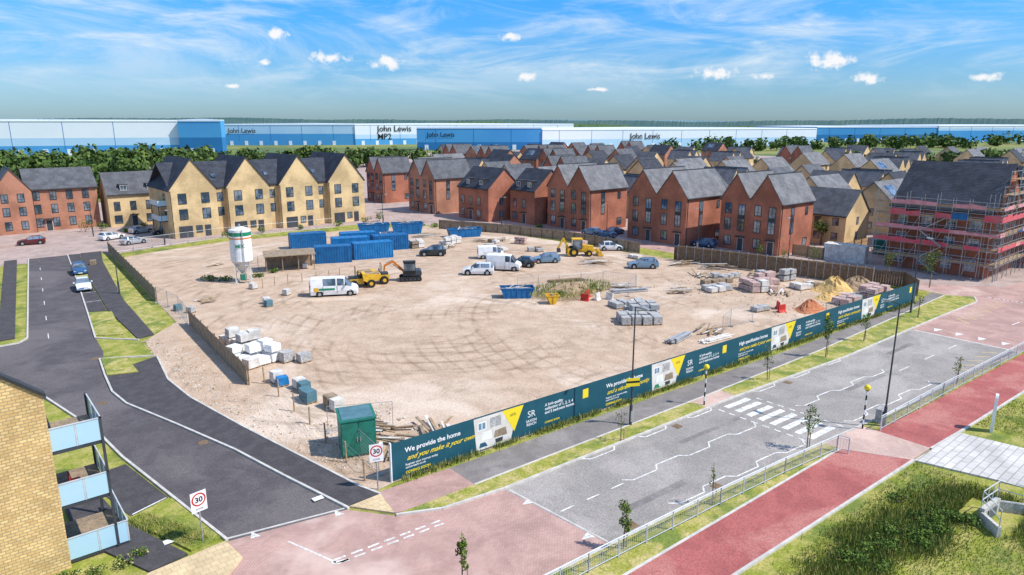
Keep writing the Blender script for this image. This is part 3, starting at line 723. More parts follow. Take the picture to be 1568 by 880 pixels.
def g1():
    x=U(19,88); 
    if math.sin(x*1.7)+math.sin(x*.6+1)<-.9: x=U(19,88)
    return x,hy(x)-.15-abs(rnd.gauss(0,.22))
tufts('hoarding_weeds',g1,9000,.42,['leaf_a','leaf_c','leaf_b','straw'],.03)
cl=[(30+14*t+U(-1,1),12.6-2.6*t+rnd.gauss(0,.9)) for t in [U(0,1) for _ in range(40)]]+[(U(40,50),U(3,8)) for _ in range(14)]
def okg(x,y): return not (40.2<x<43.2 and 7.6<y<10.2) and y<14.2-(x-40)*.05 and not (x>45.2 and x<54.5)
def g2():
    while True:
        c=rnd.choice(cl); x,y=c[0]+rnd.gauss(0,.8),c[1]+rnd.gauss(0,.6)
        if okg(x,y): return x,y
tufts('long_grass',g2,26000,.40,['leaf_a','leaf_c','leaf_c','straw','leaf_a','leaf_b'],.022)
for i in range(40):
    t=U(0,1); x=31+t*12+U(-1,1); y=12.0-t*1.9+rnd.gauss(0,.7)
    if not okg(x,y) or y>13.2: continue
    bush(x,y,U(.4,.9),U(.3,.65),240,.075,'wild_shrub',('leaf_a','leaf_b','leaf_a'))
def g3():
    x=U(19,76); 
    return x,(kn(x)-.25-U(0,1.4)) if rnd.random()<.6 and x<43 else (ky(x)+.3+U(0,1.3))
tufts('verge_grass',g3,18000,.12,['leaf_c','leaf_a','straw','straw'],.022)
def g4(): 
    while True:
        x,y=U(24,62),U(4,14)
        if okg(x,y): return x,y
tufts('meadow_grass',g4,24000,.14,['leaf_c','straw','leaf_c','leaf_a'],.025)
def g5():
    t=rnd.random(); return 5.8+t*2+U(-.6,.6),38.6-t*4.4+U(-.4,.4)
tufts('island_grass',g5,4000,.28,['leaf_c','leaf_a','straw','leaf_b'],.02)
for x,y in ((5.2,35.0),(4.3,34.6),(3.2,34.9),(2.2,35.2)): bush(x,y,.5,.5,200,.06,'flower_bed_shrub',('leaf_a','leaf_b','straw'))
# ------------------------------------------------------------------ hoarding
HA=math.atan2(-3.2,69.8)
def hoarding():
    e=empty('site_hoarding',(18.5,33.2,0),HA)
    b=MB();L=69.9;n=57
    for i in range(n):
        x0=i*L/n;x1=(i+1)*L/n-.006
        b.box(x0,x1,U(-.004,.004),.03,.1,2.5,'hoard_teal')
    for i in range(n):
        x=i*L/n; b.box(x-.05,x+.05,.032,.13,0,2.4,'timber')
        if i%2: b.beam((x,.1,1.8),(x,1.3,.05),.08,.05,'timber')
    for z in (.4,1.3,2.2): b.box(0,L,.132,.18,z,z+.1,'timber')
    b.box(-.08,-.005,-.03,.15,0,2.55,'white')
    b.obj('panels',parent=e)
    g=MB();y=-.012
    def quad(pts,mt,yy=y): g.add([(p[0],yy,p[1]) for p in pts],[tuple(range(len(pts)))],mt)
    R=(math.pi/2,0,0)
    for k,s in enumerate((-1.6,15.4,32.0,49.2,68)):
        def X(t): return s+t
        if k>0: quad([(X(.1),1.45),(X(.65),1.45),(X(.65),2.15),(X(.1),2.15)],'yellow_sign')
        if k==4: break
        x=X(2.5)
        head=('High specification homes','We provide the home')[k in (0,1)]
        text(head,.44,'white','lettering',(x,y,1.68),R,e,off=.01)
        text(('and you make it your own','and a vibrant community')[k%2],.46,'yellow_sign','lettering',(x+.1,y,1.14),R,e,shear=.6,off=.006)
        text('Register your interest today\nsaxonreach.co.uk',.2,'white','lettering',(x,y,.80),R,e,off=.003)
        text('COMING SOON',.24,'yellow_sign','lettering',(x,y,.27),R,e,off=.01)
        a=X(7.5)
        quad([(a+.2,.15),(a+3.0,.15),(a+3.6,2.42),(a,2.42)],'skin_room')
        yy=y-.004
        quad([(a+2.3,2.42),(a+4.1,2.42),(a+3.3,.7)],'yellow_sign',yy-.002)
        quad([(a+.2,.15),(a+2.9,.15),(a+2.95,.65),(a+.2,.75)],'render_white',yy)
        quad([(a+.6,.78),(a+1.5,.74),(a+1.4,1.35),(a+.7,1.35)],'white',yy)
        quad([(a+.3,1.5),(a+1.0,1.5),(a+1.0,2.1),(a+.3,2.1)],'white',yy)
        quad([(a+.38,1.58),(a+.62,1.58),(a+.62,2.02),(a+.38,2.02)],'car_lblue',yy-.001)
        quad([(a+.68,1.58),(a+.92,1.58),(a+.92,2.02),(a+.68,2.02)],'car_lblue',yy-.001)
        quad([(a+1.3,1.5),(a+2.2,1.5),(a+2.2,2.2),(a+1.3,2.2)],'block_grey',yy)
        quad([(a+1.6,.7),(a+2.7,.68),(a+2.6,1.25),(a+1.7,1.2)],'timber_grey',yy)
        quad([(a+1.75,.3),(a+2.3,.3),(a+2.35,.6),(a+1.7,.6)],'door',yy-.001)
        quad([(a+.4,.3),(a+1.1,.3),(a+.9,.62),(a+.5,.62)],'green_stripe' if k%2 else 'door_blue',yy-.001)
        text('65%',.3,'black','lettering',(a+2.95,yy-.006,1.85),R,e)
        c=X(12.3)
        text('SR',.66,'white','lettering',(c,y,1.35),R,e,align='CENTER'); text('SAXON\nREACH',.27,'white','lettering',(c,y,.98),R,e,align='CENTER',off=.004)
        text('A high-quality\ncollection of 1, 2, 3, 4\nand 5 bedroom homes',.30,'white','lettering',(X(13.5),y,1.78),R,e,off=.006)
        text('COMING SOON',.19,'yellow_sign','lettering',(X(13.5),y,.5),R,e,off=.006)
    g.obj('graphics',parent=e,recalc=False)
hoarding()
# ------------------------------------------------------------------ timber fences
def boardfence(name,pts,h,mat='timber_grey',post=2.4,var=.03,steel=False):
    b=MB()
    for i in range(len(pts)-1):
        p=Vector((*pts[i],0));q=Vector((*pts[i+1],0));L=(q-p).length;d=(q-p)/L;nn=Vector((-d.y,d.x,0))
        k=max(1,int(L/.3)); 
        for j in range(k):
            a=p+d*(L*j/k);c=p+d*(L*(j+1)/k-.012)
            hh=h+U(-var,var); o=U(0,.015)
            b.beam(a+nn*o+Vector((0,0,hh/2+.04)),c+nn*o+Vector((0,0,hh/2+.04)),.02,hh,mat)
        k=max(1,int(L/post))
        for j in range(k+1):
            a=p+d*(L*j/k)-nn*.09; b.cbox(a.x,a.y,0,.1,.1,h+.08,'timber_dark' if not steel else 'steel',math.atan2(d.y,d.x))
        for z in (.4,h*.8): b.beam(p-nn*.05+Vector((0,0,z)),q-nn*.05+Vector((0,0,z)),.04,.08,mat)
    return b.obj(name,recalc=False)
boardfence('timber_fence',[(17.4,54.5),(18.8,76)],1.7)
boardfence('timber_fence',[(18.6,89),(20.9,130)],1.7)
boardfence('timber_fence',[(78,116),(84.6,101.5),(87.2,89),(88,72)],1.8)
boardfence('timber_fence',[(88,65),(91.8,48.5),(93,40.5),(95.7,34)],2.0,'timber_dark')
boardfence('timber_fence',[(95.7,34),(92,31)],2.0,'timber_dark')
boardfence('garden_fence',[(113,72),(124,72)],1.8,'timber'); boardfence('garden_fence',[(108,90),(120,90)],1.8,'timber'); boardfence('garden_fence',[(106,50),(122,50)],1.8,'timber')
boardfence('garden_fence',[(106,55),(106,50)],1.8,'timber')
b=MB()
pp=[Vector((88.9,64,0)),Vector((92.4,48,0)),Vector((94.8,36,0))]
for i in range(2):
    n=12
    for j in range(n):
        a=pp[i].lerp(pp[i+1],j/n)+Vector((-1.4,0,0)); b.box(a.x-.05,a.x+.05,a.y-.05,a.y+.05,0,2.6,'steel'); b.beam((a.x,a.y,2.4),(a.x+1.1,a.y,.1),.06,.06,'timber_dark')
        if j<n-1 or i==0:
            c=pp[i].lerp(pp[i+1],(j+.93)/n)+Vector((-1.4,0,0)); b.beam((a.x-.03,a.y,1.3),(c.x-.03,c.y,1.3),.05,2.3,'timber_dark'); b.beam((a.x-.08,a.y,2.4),(c.x-.08,c.y,2.4),.05,.12,'timber')
b.obj('retaining_board_wall')
def heras(name,pts,h=2.0):
    b=MB()
    for i in range(len(pts)-1):
        p=Vector((*pts[i],0));q=Vector((*pts[i+1],0));L=(q-p).length;k=max(1,round(L/3.4));d=(q-p)/L
        for j in range(k):
            a=p+d*(L*j/k)+Vector((U(-.1,.1),U(-.1,.1),0));c=p+d*(L*(j+1)/k-.08)
            for s in (a,c): b.cyl(s,s+Vector((0,0,h)),.022,.022,'steel',5); b.cbox(s.x,s.y,0,.6,.22,.13,'block_grey',math.atan2(d.x,-d.y))
            for z in (.15,h-.02): b.cyl(a+Vector((0,0,z)),c+Vector((0,0,z)),.02,.02,'steel',5)
            m=int((c-a).length/.22)
            for t in range(1,m): s=a+(c-a)*t/m; b.cyl(s+Vector((0,0,.15)),s+Vector((0,0,h)),.005,.005,'steel',3)
            for t in range(1,8): z=.15+t*(h-.15)/8; b.cyl(a+Vector((0,0,z)),c+Vector((0,0,z)),.005,.005,'steel',3)
    return b.obj(name,recalc=False)
heras('mesh_fence_panels',[(18.3,34.5),(18.6,38.5)]); heras('mesh_fence_panels',[(18.6,42),(22.5,39.8)])
heras('mesh_fence_panels',[(18.8,76.5),(19.3,82),(18.6,88.5)])
heras('mesh_fence_panels',[(55,64.5),(60,62),(66,60),(68,56),(64,54)])
heras('mesh_fence_panels',[(59.5,37.5),(62.5,38.5),(66,38)])
heras('mesh_fence_panels',[(21.5,128.5),(40,132),(62,131)]); heras('mesh_fence_panels',[(32,100),(38,99.5),(42,103)])
heras('mesh_fence_panels',[(72,33),(78,33.5),(84,32.5)])
b=MB();P=[(18.6,54),(18.4,50.5),(18.2,47),(18,43.8),(17.7,40.6),(17.5,37.2),(17.3,34.4)]
for i,(x,y) in enumerate(P):
    b.cyl((x,y,0),(x+U(-.05,.05),y,1.5),.06,.055,'timber',7)
    if i:
        for z in (.5,1.0,1.4): b.cyl((x,y,z),(P[i-1][0],P[i-1][1],z),.008,.008,'steel',3)
b.obj('post_and_wire_fence')
def guardrail(pts):
    b=MB()
    for i in range(len(pts)-1):
        p=Vector((*pts[i],.12));q=Vector((*pts[i+1],.12));L=(q-p).length;d=(q-p)/L
        b.cyl(p+Vector((0,0,1.1)),q+Vector((0,0,1.1)),.034,.034,'rail_grey',6)
        b.cyl(p+Vector((0,0,.95)),q+Vector((0,0,.95)),.02,.02,'rail_grey',5)
        b.cyl(p+Vector((0,0,.15)),q+Vector((0,0,.15)),.022,.022,'rail_grey',5)
        k=max(1,round(L/2))
        for j in range(k+1): s=p+d*(L*j/k); b.cyl(s-Vector((0,0,.12)),s+Vector((0,0,1.1)),.04,.04,'rail_grey',6)
        k=int(L/.15)
        for j in range(1,k): s=p+d*(L*j/k); b.cyl(s+Vector((0,0,.15)),s+Vector((0,0,.95)),.012,.012,'rail_grey',4)
    return b.obj('guard_railing',recalc=False)
guardrail([(14,19.9),(21.2,19.6),(31.2,19.0),(37.3,18.5),(42.8,17.9),(42.9,17.2)])
guardrail([(48.1,17.35),(58.4,16.9),(76,15.95)])
def lamp(x,y,h,ang,arm=1.2,base=.12):
    b=MB()
    b.cyl((0,0,0),(0,0,1.6),.11,.11,'steel_dark',10); b.cyl((0,0,1.6),(0,0,h),.065,.045,'steel_dark',10)
    b.cyl((0,0,h-.05),(arm*.6,0,h+.05),.03,.03,'steel_dark',6)
    b.prism([(arm*.5,h-.0),(arm,h+.02),(arm,h+.08),(arm*.5,h+.14)],'y',-.15,.15,'steel')
    b.box(arm*.55,arm*.95,-.1,.1,h-.03,h-.001,'lamp_white')
    b.box(.1,.16,-.14,.14,.4,1.2,'steel')
    return b.obj('street_lamp',(x,y,0),ang)
lamp(35.5,29.2,8.8,-1.6); lamp(49,17.5,9.1,1.5); lamp(82.6,28.3,8.7,-1.6); lamp(112,24,8.5,2.6)
lamp(98.4,68,7,3.1); lamp(16,96,6,3.1); lamp(22,150,6,3.1); lamp(89.5,110,6,0); lamp(73.5,131,6,0); lamp(97.5,88,6,3.1); lamp(99,52,7,3.1); lamp(3.5,104,6,0); lamp(30,131.5,6,0)
b=MB(); b.box(-.5,.5,-.03,.0,2.0,2.6,'yellow_sign'); b.box(-.5,.5,-.034,-.03,2.25,2.4,'black'); b.obj('yellow_site_sign',(35.4,29.05,1.1),-.5)
def belisha(x,y):
    b=MB()
    for i in range(8): b.cyl((0,0,i*.36),(0,0,(i+1)*.36-.001),.055,.055,'black' if i%2==0 else 'white',10)
    bm=bmesh.new(); bmesh.ops.create_icosphere(bm,subdivisions=2,radius=.22); bm.verts.index_update()
    b.add([(v.co.x,v.co.y,v.co.z+3.08) for v in bm.verts],[tuple(v.index for v in f.verts) for f in bm.faces],'yellow_sign'); bm.free()
    b.cyl((0,0,2.85),(0,0,2.9),.12,.14,'black',10)
    return b.obj('belisha_beacon',(x,y,.1))
belisha(42.5,27.9);belisha(47.5,18.3)
def speedsign(x,y,rz,s=1):
    b=MB(); b.cyl((0,0,0),(0,0,2.6),.04,.04,'steel',8)
    b.box(-.4,.4,-.06,-.04,1.85,2.95,'white')
    def disc(r,yy,mt):
        n=24; b.add([(r*math.cos(6.2832*i/n),yy,2.52+r*math.sin(6.2832*i/n)) for i in range(n)],[tuple(range(n))],mt)
    disc(.36,-.066,'red');disc(.28,-.070,'white')
    o=b.obj('speed_limit_sign',(x,y,0),rz,recalc=False)
    text('30',.4,'black','numerals',(0,-.075,2.38),(math.pi/2,0,0),o,align='CENTER',off=.012)
    text('ZONE',.15,'black','zone_lettering',(0,-.065,1.95),(math.pi/2,0,0),o,align='CENTER')
speedsign(7.9,34.1,.15);speedsign(17.4,33.0,-.35)
b=MB(); b.prism([(-.3,0),(.3,0),(.33,2.6),(.22,2.75),(-.22,2.75),(-.33,2.6)],'y',-.09,.09,'white'); b.box(-.25,.25,-.1,-.092,.2,.9,'rail_grey'); b.obj('totem_sign',(54.2,12.4,0),.25)
b=MB(); b.box(-.4,.4,-.2,.2,0,1.0,'block_grey'); b.box(-.43,.43,-.23,.23,1.0,1.06,'block_grey'); b.obj('utility_cabinet',(49.6,18,.12),0)
def headwall():
    b=MB(); S=.62
    def V3(x,y,z): return (x*S,y*S,z*S)
    b.box(-1.6*S,1.6*S,-.2*S,.2*S,0,1.3*S,'concrete'); b.T=Matrix.Translation((-1.6*S,0,0))@Matrix.Rotation(-2.2,4,'Z'); b.box(0,2.4*S,-.15*S,.15*S,0,1.0*S,'concrete')
    b.T=Matrix.Translation((1.6*S,0,0))@Matrix.Rotation(-.9,4,'Z'); b.box(0,2.4*S,-.15*S,.15*S,0,1.0*S,'concrete'); b.T=None
    b.box(-.8*S,.8*S,-.25*S,-.2*S,0,.9*S,'black')
    for i in range(7): b.cyl(V3(-.8+i*.26,-.3,0),V3(-.8+i*.26,-.3,1),.02,.02,'rail_grey',5)
    for x in (-1.6,-.5,.5,1.6): b.cyl(V3(x,.1,1.3),V3(x,.1,2.9),.025,.025,'rail_grey',6)
    for z in (2.1,2.9): b.cyl(V3(-1.6,.1,z),V3(1.6,.1,z),.025,.025,'rail_grey',6)
    for sx,a in ((-1.6,-2.2),(1.6,-.9)):
        dx,dy=math.cos(a)*2.3,math.sin(a)*2.3
        for z in (1.2,2.0): b.cyl(V3(sx,.1,z+.9),V3(sx+dx,dy,z+.5),.025,.025,'rail_grey',6)
        b.cyl(V3(sx+dx,dy,0),V3(sx+dx,dy,2.5),.025,.025,'rail_grey',6)
    b.obj('culvert_headwall',(41.7,9.0,0),-.1)
headwall()
# ------------------------------------------------------------------ vehicles
def loft(b,st,kinds,paint):
    rings=[]
    for (x,zb,zm,zr,w,wr) in st:
        rings.append([(x,-w*.9,zb),(x,-w,zb+(zm-zb)*.45),(x,-w*.96,zm),(x,-wr,zr-.03),(x,-wr*.75,zr),(x,wr*.75,zr),(x,wr,zr-.03),(x,w*.96,zm),(x,w,zb+(zm-zb)*.45),(x,w*.9,zb)])
    n=10
    for i,k in enumerate(kinds):
        V=rings[i]+rings[i+1]
        for j in range(n):
            jj=(j+1)%n; mt=paint
            if j in (2,6) and k in 'gw': mt='glass'
            if j in (3,4,5) and k=='w': mt='glass'
            if j==9: mt='black'
            b.add([V[j],V[jj],V[n+jj],V[n+j]],[(0,1,2,3)],mt)
    b.add(rings[0],[tuple(range(n))],paint); b.add(rings[-1],[tuple(range(n-1,-1,-1))],paint)
def wheels(b,xs,w,r=.32,rear=None):
    for x in xs:
        for s in (-1,1):
            b.cyl((x,s*(w-.22),r),(x,s*(w+.015),r),r,r,'tyre',16); b.cyl((x,s*(w+.0),r),(x,s*(w+.03),r),r*.6,r*.55,'steel',10)
            b.cyl((x,s*(w-.12),r+.05),(x,s*(w-.0),r+.05),r*1.22,r*1.22,'black',16)
def car(name,x,y,rz,paint,zs=1.0,ls=1.0,kind='hatch'):
    b=MB()
    st=[(2.15,.32,.5,.52,.72,.6),(2.02,.22,.68,.72,.84,.7),(1.35,.2,.82,.9,.88,.74),(.9,.2,.9,.97,.89,.72),(.15,.2,.93,1.40,.89,.62),(-.3,.2,.94,1.46,.89,.63),(-.38,.2,.94,1.46,.89,.63),(-1.2,.2,.95,1.42,.89,.62),(-1.32,.2,.95,1.40,.88,.61),(-1.95,.22,.97,1.02,.85,.66),(-2.12,.32,.82,.86,.76,.62)]
    kinds='pppwgpgpwp'
    if kind=='suv':
        st[8]=(-1.75,.2,.97,1.42,.88,.63);st[7]=(-1.6,.2,.95,1.45,.89,.63);st[9]=(-2.08,.22,.97,1.05,.86,.66);st[10]=(-2.2,.32,.82,.86,.8,.62)
    st=[(a*ls,zb*zs,zm*zs,zr*zs,w,wr) for a,zb,zm,zr,w,wr in st]
    loft(b,st,kinds,paint)
    wheels(b,(1.32*ls,-1.3*ls),.88,.33*zs)
    for s in (-1,1):
        b.box(1.93*ls,2.06*ls,s*.62-.16,s*.62+.16,.56*zs,.68*zs,'lamp_white'); b.box(-2.13*ls,-1.98*ls,s*.68-.12,s*.68+.12,.68*zs,.86*zs,'lamp_red')
        b.box(.55,.75,s*.98-.1,s*.98+.1,.95*zs,1.08*zs,paint)
    b.box(2.1*ls,2.17*ls,-.26,.26,.36,.47,'white'); b.box(-2.17*ls,-2.1*ls,-.26,.26,.5,.61,'yellow_sign')
    b.box(2.04*ls,2.13*ls,-.45,.45,.5,.62,'black')
    return b.obj(name,(x,y,.03),rz)
def van(name,x,y,rz,ls=1.0,zs=1.0,stripe=False,windows=False):
    b=MB()
    st=[(2.65,.35,.72,.78,.82,.7),(2.5,.25,1.0,1.06,.94,.8),(1.95,.25,1.18,1.28,.97,.84),(1.2,.25,1.3,2.1,.98,.80),(1.1,.25,1.3,2.14,.98,.80),(.35,.25,1.32,2.2,.98,.82),(.2,.25,1.32,2.2,.98,.82),(-1.2,.25,1.32,2.2,.98,.82),(-2.5,.25,1.32,2.18,.98,.82),(-2.62,.3,1.3,2.1,.94,.78)]
    st=[(a*ls,zb,zm*zs,zr*zs,w,wr) for a,zb,zm,zr,w,wr in st]
    loft(b,st,'ppwpgp'+('gp' if windows else 'pp')+'p','white')
    wheels(b,(1.75*ls,-1.6*ls),.97,.35)
    for s in (-1,1):
        b.box(2.4*ls,2.56*ls,s*.7-.17,s*.7+.17,.75,.98,'lamp_white'); b.box(-2.66*ls,-2.55*ls,s*.85-.08,s*.85+.08,.8,1.5,'lamp_red')
        b.box(1.35,1.5,s*1.12-.12,s*1.12+.12,1.35*zs,1.6*zs,'black')
        b.box(.33*ls,.36*ls,s*.985-.01,s*.985+.01,.4,1.3*zs,'black'); b.box(-1.2*ls,-1.17*ls,s*.985-.01,s*.985+.01,.4,1.3*zs,'black')
        if stripe: b.box(-1.8,.1,s*.99-.01,s*.99+.01,.85,1.1,'green_stripe'); b.box(-2.4,-1.85,s*.99-.01,s*.99+.01,.7,1.2,'yellow')
    if stripe:
        for i in range(5): b.box(-2.68*ls-.02,-2.63,-.8+i*.32,-.64+i*.32,.5,1.9,'yellow_sign' if i%2 else 'red')
        b.box(-1.8,.6,-.55,-.5,2.28,2.33,'steel');b.box(-1.8,.6,.5,.55,2.28,2.33,'steel')
    b.box(2.6*ls,2.68*ls,-.5,.5,.45,.68,'black'); b.box(-2.64*ls,-2.61*ls,-.02,.02,.5,1.9,'black')
    return b.obj(name,(x,y,.03),rz)
r=math.radians
van('parked_van',36.6,78.2,r(-28),1.1,1.05,True,True)
van('parked_van',62.4,76.2,r(-50),.95,1.05); van('parked_van',66.5,84.5,r(-35),.8,.9)
car('parked_car',57.6,76.2,r(140),'car_white',1.18,1.05,'suv')
car('parked_car',66,76.4,r(125),'car_dark',1.1,1)
car('parked_car',70.8,76.3,r(-210),'car_lblue',1.05,1,'suv')
car('parked_car',79,64,r(140),'car_lblue',1.08,1.05,'suv')
car('parked_car',60.6,92.3,r(145),'car_dark',1.2,1.0,'suv')
car('parked_car',86.5,77,r(-40),'car_white',1.05,.95)
car('parked_car',13,102,r(-95),'car_white',1.05,1);car('parked_car',14.3,113.5,r(-95),'car_blue',1.05,1,'suv')
car('parked_car',12,147,r(170),'car_maroon',1.05,1);car('parked_car',24,144,r(25),'car_white',1,1,'suv');car('parked_car',26,136,r(15),'car_silver',1,1)
car('parked_car',30,149,r(15),'car_silver',1,1);car('parked_car',33,145,r(-170),'car_dark',1,1)
car('parked_car',101.6,69,r(100),'car_blue',1.1,1,'suv');car('parked_car',95.5,86.5,r(95),'car_blue',1.05,1);car('parked_car',96,90.5,r(95),'car_lblue',1.05,1)
car('parked_car',100,88,r(10),'car_blue',1.05,1);car('parked_car',120,62,r(10),'car_blue',1.05,1)
def excavator(x,y,rz):
    b=MB()
    for s in (-1,1):
        b.prism([(-1.5,.15),(-1.3,0),(1.3,0),(1.5,.15),(1.5,.45),(1.25,.62),(-1.25,.62),(-1.5,.45)],'y',s*1.0-.22,s*1.0+.22,'tyre')
        for i in range(5): b.cyl((-1.1+i*.55,s*1.23,.3),(-1.1+i*.55,s*1.25,.3),.17,.17,'steel_dark',8)
    b.cyl((0,0,.4),(0,0,.8),.5,.5,'black',12)
    b.prism([(-1.5,.8),(1.0,.8),(1.0,1.0),(.4,1.3),(-1.2,1.45),(-1.5,1.3)],'y',-1.0,1.0,'steel_dark'); b.box(-1.56,-1.5,-.9,.9,.85,1.2,'orange')
    b.box(-.7,.85,-.1,1.05,1.0,2.6,'black'); b.box(-.6,.87,.0,1.07,1.5,2.45,'glass'); b.box(-.75,.95,-.15,1.1,2.6,2.7,'black')
    b.beam((.9,-.4,1.2),(2.3,-.4,2.6),.24,.3,'orange'); b.beam((2.2,-.4,2.6),(3.5,-.4,2.0),.22,.26,'orange'); b.beam((3.4,-.4,2.1),(3.6,-.4,.8),.18,.22,'orange')
    b.cyl((1.3,-.4,1.3),(2.3,-.4,2.2),.05,.05,'steel',6); b.cyl((2.3,-.4,2.8),(3.2,-.4,2.4),.05,.05,'steel',6)
    b.prism([(3.4,.9),(3.9,.8),(3.8,.2),(3.3,.1),(3.1,.35)],'y',-.75,-.05,'steel_dark')
    return b.obj('excavator',(x,y,.03),rz)
excavator(48.4,79.4,r(150))
def dumper(x,y,rz):
    b=MB()
    for xx in (-1.1,1.1):
        for s in (-1,1): b.cyl((xx,s*.62,.55),(xx,s*1.0,.55),.55,.55,'tyre',14); b.cyl((xx,s*1.0,.55),(xx,s*1.02,.55),.25,.25,'yellow',10)
    b.box(-1.8,.2,-.55,.55,.55,1.2,'yellow'); b.box(-1.7,-.5,-.5,.5,1.2,1.5,'steel_dark'); b.box(-.5,0,-.25,.25,1.2,1.65,'black'); b.box(-.6,-.5,-.25,.25,1.5,2.0,'black')
    b.prism([(.1,1.0),(.5,.8),(1.9,.9),(2.4,1.7),(.0,1.9)],'y',-.95,.95,'yellow')
    b.box(.1,2.2,-.8,.8,1.72,1.86,'soil')
    for s in (-1,1): b.cyl((-.8,s*.5,1.2),(-.8,s*.5,2.7),.035,.035,'black',6)
    b.cyl((-.8,-.5,2.7),(-.8,.5,2.7),.035,.035,'black',6); b.cyl((.05,0,1.2),(-.15,0,1.8),.03,.03,'black',5); b.cyl((-.8,0,2.7),(-.8,0,2.85),.06,.05,'orange',6)
    return b.obj('site_dumper',(x,y,.03),rz)
dumper(43.6,80.5,r(160)); dumper(41.3,79.9,r(-20))
def loader(x,y,rz):
    b=MB()
    for xx,rr in ((-1.3,.75),(1.2,.5)):
        for s in (-1,1): b.cyl((xx,s*.75,rr),(xx,s*1.15,rr),rr,rr,'tyre',16); b.cyl((xx,s*1.15,rr),(xx,s*1.17,rr),rr*.45,rr*.45,'yellow',10)
    b.box(-2.0,2.0,-.5,.5,.6,1.2,'yellow'); b.prism([(.1,1.2),(2.0,1.2),(2.0,1.6),(.1,1.85)],'y',-.45,.45,'yellow')
    b.box(-1.4,.1,-.7,.7,1.2,2.7,'glass'); b.box(-1.5,.2,-.78,.78,2.7,2.85,'yellow')
    for xx in (-1.4,.05):
        for s in (-.7,.66): b.box(xx,xx+.08,s,s+.06,1.2,2.7,'black')
    for s in (-.75,.75): b.beam((.3,s,1.6),(2.9,s,.6),.14,.22,'yellow')
    b.prism([(2.7,.1),(3.6,.1),(3.4,.35),(3.0,1.0),(2.7,.9)],'y',-1.15,1.15,'yellow')
    b.beam((-1.9,0,.9),(-2.9,0,2.9),.25,.35,'yellow'); b.beam((-2.9,0,2.9),(-3.7,0,1.3),.2,.28,'yellow'); b.prism([(-3.9,1.3),(-3.4,1.3),(-3.3,.7),(-3.9,.6)],'y',-.35,.35,'steel_dark')
    for s in (-1,1): b.box(-2.3,-1.9,s*.9-.15,s*.9+.15,.2,1.3,'yellow')
    return b.obj('backhoe_loader',(x,y,.03),rz)
loader(79,76.8,r(-35))
def container(x,y,rz,L=6,W=2.4,H=2.6,mt='blue_steel',name='shipping_container'):
    b=MB(); b.box(.05,L-.05,.05,W-.05,.1,H-.05,mt)
    for z in (.0,H-.12):
        b.box(0,L,0,.1,z,z+.12,mt); b.box(0,L,W-.1,W,z,z+.12,mt); b.box(0,.1,.1,W-.1,z,z+.12,mt); b.box(L-.1,L,.1,W-.1,z,z+.12,mt)
    for xx in (0,L-.1):
        for yy in (0,W-.1): b.box(xx,xx+.1,yy,yy+.1,.12,H-.12,mt)
    n=int(L/.4)
    for i in range(n):
        xx=.2+i*(L-.4)/n; b.box(xx,xx+.2,-.02,.05,.12,H-.12,mt); b.box(xx,xx+.2,W-.05,W+.02,.12,H-.12,mt)
    for yy in (.5,.9,1.5,1.9): b.cyl((-.02,yy,.15),(-.02,yy,H-.15),.02,.02,'steel',5)
    for i in range(int(L/1)): b.box(.3+i,.8+i,.2,W-.2,H-.05,H-.01,mt)
    return b.obj(name,(x,y,.03),rz)
container(45,112,r(-14));container(48.5,103.5,r(-20),mt='blue_steel2');container(43,98,r(-24),5.5,mt='blue_steel');container(49,96.8,r(-16),6.2,mt='blue_steel2')
container(52,107.5,r(-20),6,mt='blue_steel2'); container(55,101.5,r(-16),6,mt='blue_steel')
container(106,50,r(-80),6,mt='white_dirty',name='site_cabin')
def skip(x,y,rz,L=4,W=1.9,H=1.6,mt='blue_steel',name='open_skip'):
    b=MB(); t=.06
    for s in (0,1):
        yy=s*(W-t); b.prism([(.5,0),(L-.5,0),(L,H),(0,H)],'y',yy,yy+t,mt)
    b.prism([(.5,0),(.56,0),(.06,H),(0,H)],'y',t,W-t,mt); b.prism([(L-.56,0),(L-.5,0),(L,H),(L-.06,H)],'y',t,W-t,mt)
    b.box(.56,L-.56,t,W-t,0,.08,mt); b.box(.2,L-.2,t,W-t,H*.65,H*.75,'soil')
    for i in range(5): b.box(.7+i*(L-1.6)/4,.82+i*(L-1.6)/4,-.05,-.001,.05,H-.1,mt); 
    b.box(-.05,L+.05,-.06,.0,H-.1,H,mt); b.box(-.05,L+.05,W,W+.06,H-.1,H,mt)
    for i in range(9): b.beam((U(.5,L-.5),U(.2,W-.2),H*.8),(U(.5,L-.5),U(.2,W-.2),H*U(.9,1.2)),.12,.05,rnd.choice(['timber','white_dirty','block_grey']))
    return b.obj(name,(x,y,.03),rz)
skip(60.5,117.5,r(-25),6,2.4,2.2);skip(66.3,114.8,r(-25),6,2.4,2.2);skip(72.5,104.6,r(-20),6.5,2.3,1.6);skip(51.2,63.2,r(-35),4.2,1.8,1.3,'blue_steel');skip(59,108,r(-20),5,2.2,1.8)
skip(53.6,57.5,r(-30),1.6,1.2,1.1,'yellow','yellow_tipping_skip')
